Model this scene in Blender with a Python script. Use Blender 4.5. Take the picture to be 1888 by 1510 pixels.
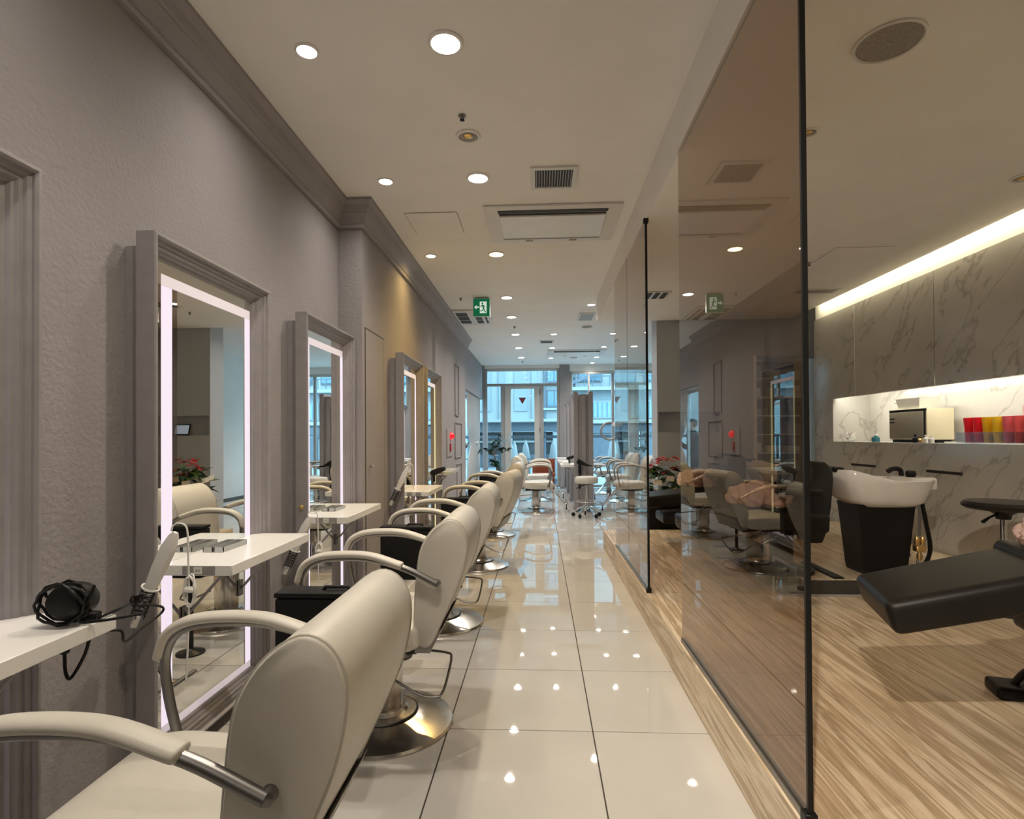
import bpy, bmesh, math, random
from mathutils import Vector, Matrix
random.seed(7)
for o in list(bpy.data.objects):
    bpy.data.objects.remove(o)
SC = bpy.context.scene
COL = SC.collection
PI = math.pi
R = math.radians

# ------------------------------------------------------------------ camera
cam_d = bpy.data.cameras.new('camera')
cam = bpy.data.objects.new('camera', cam_d)
COL.objects.link(cam)
SC.camera = cam
cam_d.sensor_fit = 'HORIZONTAL'
cam_d.sensor_width = 36.0
cam_d.lens = 36.0 * 1037.0 / 1888.0
cam_d.shift_y = 41.0 / 1888.0
cam_d.clip_start = 0.02
cam_d.clip_end = 200
cam.location = (0, 0, 1.207)
YAW, PITCH, ROLL = R(2.87), R(0.52), R(-0.35)
cam.matrix_world = (Matrix.Translation((0, 0, 1.207)) @ Matrix.Rotation(YAW, 4, 'Z')
                    @ Matrix.Rotation(PI / 2 + PITCH, 4, 'X') @ Matrix.Rotation(ROLL, 4, 'Z'))

# ------------------------------------------------------------------ world, exposure
W = bpy.data.worlds.new('overcast_sky')
SC.world = W
W.use_nodes = True
bg = W.node_tree.nodes['Background']
bg.inputs[0].default_value = (0.38, 0.75, 1.0, 1)
bg.inputs[1].default_value = 6.5
vs = SC.view_settings
vs.view_transform = 'Standard'
vs.look = 'None'
vs.gamma = 1.0
vs.use_curve_mapping = False
vs.exposure = 0.6
LIGHT = 1.0            # common factor on the salon's downlights

# ------------------------------------------------------------------ materials
MATS = {}
def _new(name):
    m = bpy.data.materials.new(name)
    m.use_nodes = True
    nt = m.node_tree
    p = nt.nodes['Principled BSDF']
    MATS[name] = m
    return m, nt, p
def ramp(nt, stops):
    r = nt.nodes.new('ShaderNodeValToRGB')
    els = r.color_ramp.elements
    while len(els) < len(stops):
        els.new(0.5)
    for e, (pos, c) in zip(els, stops):
        e.position = pos
        e.color = (c[0], c[1], c[2], 1)
    return r
def noise_tex(nt, scale, detail=3, rough=0.5, mapscale=None, rot=None, dist=0.0):
    tc = nt.nodes.new('ShaderNodeTexCoord')
    mp = nt.nodes.new('ShaderNodeMapping')
    nt.links.new(tc.outputs['Object'], mp.inputs[0])
    if mapscale:
        mp.inputs['Scale'].default_value = mapscale
    if rot:
        mp.inputs['Rotation'].default_value = rot
    n = nt.nodes.new('ShaderNodeTexNoise')
    n.inputs['Scale'].default_value = scale
    n.inputs['Detail'].default_value = detail
    n.inputs['Roughness'].default_value = rough
    n.inputs['Distortion'].default_value = dist
    nt.links.new(mp.outputs[0], n.inputs['Vector'])
    return n
def mat(name, col, rough=0.5, metal=0.0, var=0.08, vscale=6, bump=0.0, bscale=200, spec=0.5, coat=0.0, emit=None, es=0.0):
    m, nt, p = _new(name)
    p.inputs['Roughness'].default_value = rough
    p.inputs['Metallic'].default_value = metal
    p.inputs['Specular IOR Level'].default_value = spec
    p.inputs['Coat Weight'].default_value = coat
    p.inputs['Coat Roughness'].default_value = 0.05
    n = noise_tex(nt, vscale)
    a = tuple(max(0, c * (1 - var)) for c in col)
    b = tuple(min(1, c * (1 + var)) for c in col)
    r = ramp(nt, [(0.3, a), (0.7, b)])
    nt.links.new(n.outputs[0], r.inputs[0])
    nt.links.new(r.outputs[0], p.inputs['Base Color'])
    if bump > 0:
        n2 = noise_tex(nt, bscale, 4, 0.6)
        bp = nt.nodes.new('ShaderNodeBump')
        bp.inputs['Strength'].default_value = bump
        bp.inputs['Distance'].default_value = 0.004
        nt.links.new(n2.outputs[0], bp.inputs['Height'])
        nt.links.new(bp.outputs[0], p.inputs['Normal'])
    if emit:
        p.inputs['Emission Color'].default_value = (*emit, 1)
        p.inputs['Emission Strength'].default_value = es
    return m
def emis(name, col, s):
    m, nt, p = _new(name)
    p.inputs['Base Color'].default_value = (0.1, 0.1, 0.1, 1)
    p.inputs['Emission Color'].default_value = (*col, 1)
    p.inputs['Emission Strength'].default_value = s
    return m
def glass(name, tint, ior=1.5, rough=0.0):
    # thin sheet: tinted see-through mixed with a Fresnel mirror reflection
    m = bpy.data.materials.new(name)
    m.use_nodes = True
    nt = m.node_tree
    nt.nodes.clear()
    out = nt.nodes.new('ShaderNodeOutputMaterial')
    mx = nt.nodes.new('ShaderNodeMixShader')
    tr = nt.nodes.new('ShaderNodeBsdfTransparent')
    tr.inputs[0].default_value = (*tint, 1)
    gl = nt.nodes.new('ShaderNodeBsdfAnisotropic')
    gl.inputs['Roughness'].default_value = rough
    gl.inputs[0].default_value = (1, 1, 1, 1)
    fr = nt.nodes.new('ShaderNodeFresnel')
    fr.inputs[0].default_value = ior
    geo = nt.nodes.new('ShaderNodeNewGeometry')
    ml = nt.nodes.new('ShaderNodeMath')
    ml.operation = 'MULTIPLY'
    inv = nt.nodes.new('ShaderNodeMath')
    inv.operation = 'SUBTRACT'
    inv.inputs[0].default_value = 1.0
    nt.links.new(geo.outputs['Backfacing'], inv.inputs[1])
    nt.links.new(fr.outputs[0], ml.inputs[0])
    nt.links.new(inv.outputs[0], ml.inputs[1])
    nt.links.new(ml.outputs[0], mx.inputs[0])
    nt.links.new(tr.outputs[0], mx.inputs[1])
    nt.links.new(gl.outputs[0], mx.inputs[2])
    nt.links.new(mx.outputs[0], out.inputs[0])
    MATS[name] = m
    return m
def marble(name, base, vein, rough=0.18):
    m, nt, p = _new(name)
    p.inputs['Roughness'].default_value = rough
    n = noise_tex(nt, 3.4, 6, 0.55, (1, 1.0, 2.4), (R(40), 0, 0), 0.35)
    for q in nt.nodes:
        if q.type == 'MAPPING':
            q.vector_type = 'TEXTURE'
    r = ramp(nt, [(0.0, base), (0.455, base), (0.487, vein), (0.50, base), (1, base)])
    nt.links.new(n.outputs[0], r.inputs[0])
    n2 = noise_tex(nt, 3.0, 3)
    r2 = ramp(nt, [(0.35, (1, 1, 1)), (0.75, (0.86, 0.86, 0.87))])
    nt.links.new(n2.outputs[0], r2.inputs[0])
    mx = nt.nodes.new('ShaderNodeMix')
    mx.data_type = 'RGBA'
    mx.blend_type = 'MULTIPLY'
    mx.inputs[0].default_value = 1.0
    nt.links.new(r.outputs[0], mx.inputs[6])
    nt.links.new(r2.outputs[0], mx.inputs[7])
    nt.links.new(mx.outputs[2], p.inputs['Base Color'])
    return m
def striped(name, cols, axis_scale, rough=0.45, scale=1.0):
    m, nt, p = _new(name)
    p.inputs['Roughness'].default_value = rough
    n = noise_tex(nt, scale, 5, 0.62, axis_scale, None, 0.35)
    geo = nt.nodes.new('ShaderNodeNewGeometry')      # grain runs on from slab to slab
    for l in list(nt.links):
        if l.to_node.type == 'MAPPING':
            mp_ = l.to_node
            nt.links.remove(l)
            nt.links.new(geo.outputs['Position'], mp_.inputs[0])
    k = len(cols)
    seq = [0, 1, 2, 3, 0, 2, 3, 1, 0]
    r = ramp(nt, [(0.30 + 0.40 * i / (len(seq) - 1), cols[q % k]) for i, q in enumerate(seq)])
    nt.links.new(n.outputs[0], r.inputs[0])
    nt.links.new(r.outputs[0], p.inputs['Base Color'])
    return m

M_wall = mat('wall_plaster', (0.305, 0.282, 0.284), 0.85, var=0.03, vscale=3, bump=1.0, bscale=62, spec=0.2)
M_ceil = mat('ceiling_paint', (0.84, 0.82, 0.78), 0.9, var=0.02, vscale=3, bump=0.08, bscale=300, spec=0.2)
M_grey = mat('grey_wall_paint', (0.40, 0.43, 0.465), 0.8, var=0.02, bump=0.05, bscale=250, spec=0.2)
M_frame = mat('frame_paint', (0.285, 0.265, 0.27), 0.42, var=0.06, vscale=20)
M_crown = mat('crown_paint', (0.31, 0.285, 0.285), 0.7, var=0.04)
M_tile = mat('polished_tile', (0.50, 0.48, 0.445), 0.025, var=0.05, vscale=2.2, spec=0.62)
M_grout = mat('dark_grout', (0.05, 0.042, 0.035), 0.9)
M_stone = striped('striped_stone', [(0.35, 0.255, 0.155), (0.56, 0.445, 0.305), (0.46, 0.35, 0.225), (0.66, 0.55, 0.41)], (11.0, 0.5, 11.0), 0.42, 1.3)
M_leather = mat('ivory_leather', (0.56, 0.53, 0.465), 0.42, var=0.03, vscale=8, bump=0.06, bscale=350)
M_pipe = mat('leather_piping', (0.42, 0.39, 0.33), 0.5)
M_blackl = mat('black_leather', (0.011, 0.0105, 0.010), 0.42, var=0.2, bump=0.08, bscale=300, spec=0.28)
M_blackp = mat('black_plastic', (0.008, 0.008, 0.008), 0.4, var=0.2, spec=0.25)
M_blackm = mat('black_metal', (0.02, 0.02, 0.02), 0.45, metal=0.4)
M_steel = mat('brushed_steel', (0.62, 0.59, 0.55), 0.22, metal=1.0, var=0.06, vscale=30)
M_tube = mat('grey_steel_tube', (0.27, 0.26, 0.255), 0.36, metal=1.0, var=0.05)
M_chrome = mat('chrome', (0.8, 0.79, 0.77), 0.08, metal=1.0, var=0.02)
M_brass = mat('brass', (0.75, 0.52, 0.22), 0.3, metal=1.0)
M_white = mat('white_laminate', (0.80, 0.79, 0.76), 0.22, var=0.02)
M_whitep = mat('white_plastic', (0.78, 0.77, 0.74), 0.4, var=0.03)
M_ceramic = mat('white_ceramic', (0.78, 0.76, 0.73), 0.12, var=0.02, coat=0.3)
M_offwhite = mat('offwhite_panel', (0.70, 0.69, 0.65), 0.5, var=0.02)
M_dark = mat('dark_slot', (0.02, 0.019, 0.018), 0.6)
M_greyp = mat('grey_plastic', (0.33, 0.32, 0.30), 0.5)
M_silver = mat('silver_tray', (0.45, 0.45, 0.44), 0.35, metal=0.6)
M_alu = mat('grey_aluminium', (0.36, 0.345, 0.33), 0.4, metal=0.3, var=0.03)
M_alul = mat('pale_aluminium', (0.55, 0.52, 0.48), 0.4, metal=0.3, var=0.03)
M_cream = mat('cream_enamel', (0.72, 0.66, 0.46), 0.35, var=0.02)
M_creamd = mat('grey_door_enamel', (0.40, 0.36, 0.27), 0.3, var=0.03)
M_marble = marble('white_marble', (0.58, 0.56, 0.51), (0.40, 0.375, 0.33))
M_mirror = mat('mirror_silver', (0.90, 0.91, 0.89), 0.0, metal=1.0, var=0.0)
M_led = emis('mirror_led', (1.0, 0.86, 0.98), 0.58)
M_ledy = emis('mirror_led_warm', (1.0, 0.88, 0.45), 0.6)
M_frost = mat('frosted_band', (0.62, 0.58, 0.60), 0.35, var=0.02, emit=(1, 0.88, 0.95), es=0.26)
M_tint = glass('bronze_glass', (0.72, 0.64, 0.565), 1.75)
M_clear = glass('window_glass', (0.97, 0.985, 0.99), 1.45)
M_acryl = glass('acrylic', (0.86, 0.86, 0.88), 1.3, 0.05)
M_curtain = mat('linen_curtain', (0.55, 0.52, 0.50), 0.9, var=0.05, vscale=30)
M_leaf = mat('dark_leaf', (0.02, 0.05, 0.022), 0.4, var=0.4, vscale=12)
M_leaf2 = mat('mid_leaf', (0.06, 0.11, 0.03), 0.45, var=0.4, vscale=12)
M_red = mat('red_bract', (0.42, 0.018, 0.02), 0.5, var=0.3, vscale=15)
M_yel = mat('yellow_petal', (0.75, 0.55, 0.04), 0.5, var=0.2)
M_whpet = mat('white_petal', (0.75, 0.70, 0.66), 0.5, var=0.1)
M_bark = mat('bark', (0.16, 0.10, 0.06), 0.8, var=0.3)
M_card = mat('gift_card', (0.75, 0.70, 0.62), 0.6)
M_pink = mat('pink_fleece', (0.60, 0.46, 0.42), 0.95, var=0.10, vscale=25, bump=1.0, bscale=80, spec=0.1)
M_brown = mat('brown_panel', (0.25, 0.06, 0.025), 0.4)
M_green = mat('exit_green', (0.0, 0.14, 0.06), 0.4, var=0.0, emit=(0.0, 0.42, 0.18), es=0.12)
M_exitw = mat('exit_white', (0.75, 0.85, 0.78), 0.4, var=0.0, emit=(0.8, 1.0, 0.9), es=0.35)
M_redl = mat('alarm_red', (0.7, 0.01, 0.015), 0.3, emit=(1.0, 0.01, 0.02), es=0.8)
M_redp = mat('red_enamel', (0.42, 0.02, 0.02), 0.4)
M_stickr = mat('red_sticker', (0.16, 0.012, 0.015), 0.5)
M_lampw = emis('lamp_white', (1.0, 0.95, 0.86), 14.0)
M_lampy = emis('lamp_warm', (1.0, 0.74, 0.25), 14.0)
M_cove = emis('cove_led', (1.0, 0.88, 0.60), 27.0)
M_covew = emis('niche_led', (1.0, 0.95, 0.82), 38.0)
M_screen = mat('tablet_screen', (0.05, 0.05, 0.06), 0.2, emit=(0.75, 0.87, 1.0), es=0.16)
M_door = mat('brass_bolt', (0.72, 0.52, 0.22), 0.4, metal=0.7)
M_bld1 = mat('pale_render', (0.25, 0.255, 0.25), 0.9, var=0.04, vscale=1.5)
M_bld2 = mat('pale_grey_render', (0.19, 0.205, 0.21), 0.9, var=0.05, vscale=1.5)
M_blddk = mat('shop_dark', (0.025, 0.028, 0.03), 0.4)
M_bldmid = mat('shop_grey', (0.075, 0.085, 0.10), 0.6)
M_bldwin = mat('far_window', (0.07, 0.13, 0.16), 0.15)
M_blind = mat('far_blind', (0.18, 0.25, 0.27), 0.8, var=0.12, vscale=9)
M_street = mat('street_paving', (0.20, 0.20, 0.20), 0.85)
M_teal = mat('teal_glass', (0.02, 0.14, 0.18), 0.15)
TUMB = [mat('tumbler_' + n, c, 0.25, var=0.05) for n, c in (
    ('red', (0.72, 0.01, 0.02)), ('amber', (0.75, 0.40, 0.01)), ('yellow', (0.85, 0.52, 0.02)), ('rose', (0.72, 0.12, 0.14)),
    ('coral', (0.80, 0.10, 0.10)), ('plum', (0.28, 0.01, 0.06)), ('crimson', (0.50, 0.01, 0.05)))]

# ------------------------------------------------------------------ mesh helpers
class MB:
    def __init__(s):
        s.bm = bmesh.new()
    def box(s, x0, x1, y0, y1, z0, z1, bev=0.0, seg=2, mtx=None):
        r = bmesh.ops.create_cube(s.bm, size=1.0)
        vs_ = r['verts']
        for v in vs_:
            v.co = Vector(((x0 + x1) / 2 + v.co.x * (x1 - x0), (y0 + y1) / 2 + v.co.y * (y1 - y0), (z0 + z1) / 2 + v.co.z * (z1 - z0)))
        if mtx is not None:
            for v in vs_:
                v.co = mtx @ v.co
        if bev > 0:
            es = list({e for v in vs_ for e in v.link_edges})
            bmesh.ops.bevel(s.bm, geom=es, offset=bev, segments=seg, affect='EDGES', profile=0.6)
        return s
    def rings(s, rs, cap=True, closed=False):
        vr = [[s.bm.verts.new(p) for p in r] for r in rs]
        n = len(vr[0])
        m = len(vr)
        for i in range(m if closed else m - 1):
            a, b = vr[i], vr[(i + 1) % m]
            for j in range(n):
                k = (j + 1) % n
                s.bm.faces.new((a[j], a[k], b[k], b[j]))
        if cap and not closed:
            s.bm.faces.new(list(reversed(vr[0])))
            s.bm.faces.new(vr[-1])
        return s
    def lathe(s, prof, seg=24, c=(0, 0, 0), mtx=None):
        rs = []
        for r, z in prof:
            ring = []
            for j in range(seg):
                a = 2 * PI * j / seg
                p = Vector((c[0] + r * math.cos(a), c[1] + r * math.sin(a), c[2] + z))
                ring.append(mtx @ p if mtx is not None else p)
            rs.append(ring)
        return s.rings(rs)
    def tube(s, path, rad, seg=8, ry=None, closed=False):
        # rad: number or list; ry: second radius (cross-section ellipse, along local "up")
        P = [Vector(p) for p in path]
        n = len(P)
        rad = rad if isinstance(rad, (list, tuple)) else [rad] * n
        ry = ry if isinstance(ry, (list, tuple)) else ([ry] * n if ry else rad)
        rs = []
        up = Vector((0, 0, 1))
        t0 = (P[1] - P[0]).normalized()
        side = t0.cross(up)
        if side.length < 1e-3:
            side = t0.cross(Vector((0, 1, 0)))
        side.normalize()
        for i in range(n):
            if closed:
                t = (P[(i + 1) % n] - P[i - 1]).normalized()
            elif i == 0:
                t = t0
            elif i == n - 1:
                t = (P[-1] - P[-2]).normalized()
            else:
                t = ((P[i + 1] - P[i]).normalized() + (P[i] - P[i - 1]).normalized())
                t = t.normalized() if t.length > 1e-6 else (P[i + 1] - P[i]).normalized()
            side = (side - t * side.dot(t))
            if side.length < 1e-6:
                side = t.cross(Vector((0, 1, 0.3)))
            side.normalize()
            nu = side.cross(t)
            rs.append([P[i] + side * (rad[i] * math.cos(2 * PI * j / seg)) + nu * (ry[i] * math.sin(2 * PI * j / seg)) for j in range(seg)])
        return s.rings(rs, True, closed)
    def poly(s, pts):
        s.bm.faces.new([s.bm.verts.new(p) for p in pts])
        return s
    def prism(s, pts, axis, a, b):
        # pts: 2D outline in the two other axes (in xyz order), extruded along axis from a to b
        def mk(p, t):
            if axis == 'x':
                return (t, p[0], p[1])
            if axis == 'y':
                return (p[0], t, p[1])
            return (p[0], p[1], t)
        return s.rings([[mk(p, a) for p in pts], [mk(p, b) for p in pts]])
    def mesh(s, name, m, smooth=True, ang=38):
        bmesh.ops.recalc_face_normals(s.bm, faces=s.bm.faces[:])
        me = bpy.data.meshes.new(name)
        s.bm.to_mesh(me)
        s.bm.free()
        if smooth:
            me.polygons.foreach_set('use_smooth', [True] * len(me.polygons))
            me.set_sharp_from_angle(angle=R(ang))
        if m:
            me.materials.append(m)
        return me
    def build(s, name, m, parent=None, smooth=True, ang=38, label=None):
        o = bpy.data.objects.new(name, s.mesh(name, m, smooth, ang))
        COL.objects.link(o)
        if parent is not None:
            o.parent = parent
        if label:
            o['label'] = label
        return o
def link(name, me, parent=None, loc=(0, 0, 0), rot=(0, 0, 0), sc=(1, 1, 1)):
    o = bpy.data.objects.new(name, me)
    COL.objects.link(o)
    o.parent = parent
    o.location = loc
    o.rotation_euler = rot
    o.scale = sc
    return o
def tag(o, label, cat, group=None):
    o['label'] = label
    o['category'] = cat
    if group:
        o['group'] = group
    return o
def struct(o, label=None):
    o['kind'] = 'structure'
    if label:
        o['label'] = label
    return o
def thing(name, label, cat, loc=(0, 0, 0), rz=0.0, group=None):
    o = bpy.data.objects.new(name, None)
    o.empty_display_size = 0.1
    COL.objects.link(o)
    o.location = loc
    o.rotation_euler = (0, 0, rz)
    return tag(o, label, cat, group)
def copy_tree(o, parent=None):
    c = o.copy()
    COL.objects.link(c)
    c.parent = parent
    for ch in list(o.children):
        copy_tree(ch, c)
    return c
def place(proto, loc, rz, label, group=None):
    c = copy_tree(proto)
    c.location = loc
    c.rotation_euler = (0, 0, rz)
    c['label'] = label
    if group:
        c['group'] = group
    return c
def smooth_path(pts, n=6):
    # Catmull-Rom through pts
    P = [Vector(p) for p in pts]
    P = [2 * P[0] - P[1]] + P + [2 * P[-1] - P[-2]]
    out = []
    for i in range(1, len(P) - 2):
        for k in range(n):
            t = k / n
            a, b, c, d = P[i - 1], P[i], P[i + 1], P[i + 2]
            out.append(0.5 * ((2 * b) + (c - a) * t + (2 * a - 5 * b + 4 * c - d) * t * t + (3 * b - a - 3 * c + d) * t ** 3))
    out.append(P[-2])
    return out

# ------------------------------------------------------------------ room constants
WX, PX, BX = -1.44, -1.267, -1.357      # left wall, pier face, far bulkhead
CZ, LZ = 2.89, 2.615                    # main ceiling, lower ceiling over the basins
Y0, YF = -2.6, 13.2                     # wall behind the camera, shop front
GX = 0.69                               # glass partition
MX = 3.10                               # marble wall

# ------------------------------------------------------------------ floor
fl = struct(MB().box(-1.7, 3.6, Y0 - 0.1, YF + 0.1, -0.12, -0.004).build('floor', M_grout, None, False))
tm = MB().box(0.0025, 0.5935, 0.0025, 0.5975, -0.0035, 0.0, 0.0008, 1).mesh('floor_tile', M_tile, False)
for i in range(-2, 6):
    for j in range(-5, 19):
        x = -0.389 + 0.596 * i
        y = 2.325 + 0.6 * j
        if x > 0.62 and y < 5.7:
            continue
        if x + 0.6 > 3.55 or y + 0.6 > YF + 0.15 or y < Y0 - 0.1:
            continue
        link('floor_tile', tm, fl, (x, y, 0))
# raised platform of the shampoo area
pf = struct(MB().box(0.679, 3.55, Y0, 6.12, 0.0005, 0.192).build('floor_platform', M_grout, None, False),
            'low platform floor of striped brown stone under the wash units')
pt = MB().box(0.0004, 0.7496, 0.0004, 0.5996, 0.0, 0.0085, 0.0004, 1).mesh('stone_tile', M_stone, False)
for i in range(0, 4):
    for j in range(0, 15):
        y = 6.12 - 0.6 * (j + 1)
        x = 0.674 + 0.75 * i
        if y < Y0:
            continue
        o = link('stone_tile', pt, pf, (x, y, 0.192))
rs = MB().box(0, 0.006, 0.001, 1.198, 0.001, 0.1995, 0.0008, 1).mesh('riser_slab', M_stone, False)
for j in range(7):
    y = 6.12 - 1.2 * (j + 1)
    link('riser_slab', rs, pf, (0.672, y, 0))
MB().box(0.672, 3.55, 6.12, 6.126, 0.001, 0.1995).build('riser_slab', M_stone, pf, False)
# second step that carries the basins
st = struct(MB().box(1.52, 3.09, 3.62, 6.08, 0.2012, 0.289).build('floor_step', M_grout, None, False), 'shallow stone step with a dark glossy riser')
s2 = MB().box(0.001, 0.782, 0.001, 0.613, 0, 0.011, 0.0008, 1).mesh('stone_tile', M_stone, False)
for i in range(2):
    for j in range(4):
        link('stone_tile', s2, st, (1.522 + 0.784 * i, 3.622 + 0.615 * j, 0.289))
MB().box(1.515, 3.09, 3.608, 3.619, 0.215, 0.2985).build('riser_panel', mat('dark_gloss', (0.035, 0.036, 0.034), 0.08), st)
MB().box(1.515, 3.09, 3.598, 3.618, 0.2012, 0.214).build('edge_strip', M_alu, st)
MB().box(1.84, 1.90, 3.64, 4.10, 0.3003, 0.312, 0.003).build('black_strip', M_blackp, st)  # thin black strip lying on top of the step

# ------------------------------------------------------------------ left wall, pier, bulkhead
wl = struct(MB().box(WX - 0.2, WX, Y0, 3.955, 0, CZ).build('wall_left', M_wall, None, False))
wp = struct(MB().box(WX - 0.2, PX, 3.957, 9.45, 0, CZ).build('wall_pier', M_wall, None, False), 'left wall beyond the pier, standing a little forward')
# flush service door in the pier wall, seams and knob
dm = struct(MB().box(PX + 0.0003, PX + 0.004, 4.03, 4.50, 0.04, 2.0, 0.001, 1).build('door_1', M_wall, None, False), 'flush plaster-covered service door in the pier wall')
MB().box(PX + 0.0002, PX + 0.001, 4.015, 4.515, 0.03, 2.012).build('seam', M_dark, dm, False)
MB().lathe([(0.004, 0), (0.010, 0.012), (0.013, 0.022), (0.008, 0.03), (0.001, 0.032)], 12,
           mtx=Matrix.Translation((PX + 0.003, 4.10, 0.995)) @ Matrix.Rotation(PI / 2, 4, 'Y')).build('door_knob', M_steel, dm)
bk = struct(MB().box(BX - 0.25, BX, 9.452, YF - 0.002, 2.09, CZ).build('wall_bulkhead', M_wall, None, False), 'plaster bulkhead above the curtained side window')
struct(MB().box(-1.6, PX, 9.452, 9.51, 0, 2.088).build('trim_1', M_wall, None, False), 'narrow plaster reveal at the end of the pier wall')
# panel mouldings on the pier wall
def panel_mould(y0, y1, z0, z1):
    b = MB()
    for (a, c, d, e) in ((y0, y1, z0, z0 + 0.012), (y0, y1, z1 - 0.012, z1), (y0, y0 + 0.012, z0, z1), (y1 - 0.012, y1, z0, z1)):
        b.box(PX + 0.0003, PX + 0.016, a, c, d, e, 0.003, 1)
    return b
for k, (y0, y1, z0, z1) in enumerate(((8.30, 8.66, 1.53, 2.30), (8.28, 8.95, 0.895, 1.43), (8.45, 8.95, 0.10, 0.80))):
    struct(panel_mould(y0, y1, z0, z1).build('trim_%d' % (k + 2), M_wall), 'raised rectangular panel moulding on the pier wall')
# crown moulding
CR = [(0.0, 2.705), (0.022, 2.705), (0.026, 2.722), (0.020, 2.735), (0.030, 2.742), (0.036, 2.775), (0.052, 2.80), (0.052, 2.812), (0.062, 2.818),
      (0.072, 2.85), (0.092, 2.868), (0.10, 2.872), (0.10, 2.8895), (0.0, 2.8895)]
b = MB()
path = [(WX, Y0 + 0.01, 0, 0), (WX, 3.955, 0, 1), (PX, 3.955, 1, 1), (PX, 9.447, 1, 0)]
rg = []
rg.append([(WX + p, Y0 + 0.002, z) for p, z in CR])
rg.append([(WX + p, 3.955 - p, z) for p, z in CR])
rg.append([(PX + p, 3.955 - p, z) for p, z in CR])
rg.append([(PX + p, 9.70, z) for p, z in CR])
struct(b.rings(rg).build('trim_5', M_crown, None, True, 25), 'deep stepped crown moulding along the left wall and around the pier')

# ------------------------------------------------------------------ ceilings
struct(MB().box(-1.7, 3.7, Y0 - 0.1, YF + 0.1, CZ + 0.0005, CZ + 0.12).build('ceiling', M_ceil, None, False))
b = MB()
b.box(0.70, 2.98, Y0, 6.93, LZ, CZ)
b.box(2.975, 3.034, Y0, 6.93, LZ, LZ + 0.022)
lc = struct(b.build('ceiling_lower', M_ceil, None, False), 'lower ceiling over the wash area with a deep front beam')
MB().box(0.6985, 0.703, Y0 + 0.01, 2.80, LZ - 0.006, LZ + 0.004).build('beam_trim', M_greyp, lc, False)  # thin grey trim along the lower edge of the beam
MB().box(3.035, 3.043, Y0 + 0.1, 6.40, LZ + 0.03, LZ + 0.042).build('cove_led_strip', M_cove, lc, False)
MB().box(2.985, 3.0345, Y0 + 0.1, 6.40, LZ + 0.0225, LZ + 0.046).build('led_channel', M_alu, lc, False)

# ------------------------------------------------------------------ walls behind the camera and on the right
struct(MB().box(-1.7, 3.7, Y0 - 0.12, Y0 - 0.001, 0, CZ).build('wall_back', M_wall, None, False))
struct(MB().box(3.56, 3.7, Y0, YF, 0, CZ).build('wall_right', M_ceil, None, False))
# marble wall with the lit niche
mw = struct(bpy.data.objects.new('wall_marble', None), 'marble-clad wall with a lit shelf niche behind the basins')
COL.objects.link(mw)
NZ0, NZ1 = 1.137, 1.588
YE = 6.52
J = [YE, 5.70, 4.58, 3.46, 2.34, 1.22, 0.10, -1.30, Y0]
for a, c in zip(J[:-1], J[1:]):
    MB().box(MX, MX + 0.03, c + 0.004, a - 0.004, NZ1, 2.498, 0.0012, 1).build('marble_panel', M_marble, mw, False)
    MB().box(MX, MX + 0.03, c + 0.002, a - 0.002, 0.2005, NZ0, 0.0012, 1).build('marble_panel', M_marble, mw, False)
MB().box(MX + 0.03, 3.55, Y0, YE, NZ1 + 0.06, 2.50).build('upper_carcass', M_whitep, mw, False)
MB().box(MX + 0.03, 3.55, Y0, YE, 0.2005, NZ0 - 0.02).build('lower_carcass', M_whitep, mw, False)
MB().box(MX + 0.002, 3.50, Y0, 6.12, NZ0 - 0.02, NZ0).build('niche_shelf', M_white, mw, False)
MB().box(3.48, 3.51, Y0, 6.12, NZ0, NZ1 + 0.06).build('niche_back', M_marble, mw, False)
MB().box(MX, 3.51, 6.12, YE, NZ0, NZ1).build('niche_end', M_marble, mw, False)
MB().box(MX + 0.03, 3.51, 6.12, YE, NZ1, NZ1 + 0.06).build('niche_end', M_marble, mw, False)
MB().box(3.135, 3.147, Y0 + 0.1, 6.05, NZ1 + 0.046, NZ1 + 0.056).build('niche_led_strip', M_covew, mw, False)
MB().box(MX + 0.02, 3.55, Y0, YE, 2.502, CZ - 0.001).build('plaster_band', M_ceil, mw, False)
MB().box(MX - 0.0005, MX + 0.02, 5.696, 5.704, NZ1, 2.49).build('joint_strip', M_whitep, mw, False)
for (ya, yb) in ((5.37, 5.78), (4.30, 4.69), (3.1, 3.5), (2.0, 2.4)):
    MB().box(MX - 0.002, MX + 0.004, ya, yb, 0.902, 0.924).build('finger_slot', M_dark, mw, False)
# grey wall with a small niche, closing the wash area
gw = struct(bpy.data.objects.new('wall_grey', None), 'grey painted end wall with a small rectangular niche')
COL.objects.link(gw)
GY = 6.95
MB().box(1.43, 2.58, GY, GY + 0.14, 0, 1.25).build('wall_panel', M_grey, gw, False)
MB().box(1.43, 2.58, GY, GY + 0.14, 1.50, CZ).build('wall_panel', M_grey, gw, False)
MB().box(1.43, 1.447, GY, GY + 0.14, 1.25, 1.50).build('wall_panel', M_grey, gw, False)
MB().box(2.18, 2.58, GY, GY + 0.14, 1.25, 1.50).build('wall_panel', M_grey, gw, False)
MB().box(1.43, 2.58, GY + 0.14, GY + 0.30, 0, CZ).build('wall_core', M_grey, gw, False)
MB().box(2.58, 3.56, GY, GY + 0.30, 2.17, CZ).build('door_head', M_grey, gw, False)
MB().box(2.58, 2.62, GY - 0.01, GY + 0.30, 0, 2.17).build('door_jamb', M_whitep, gw, False)
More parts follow.
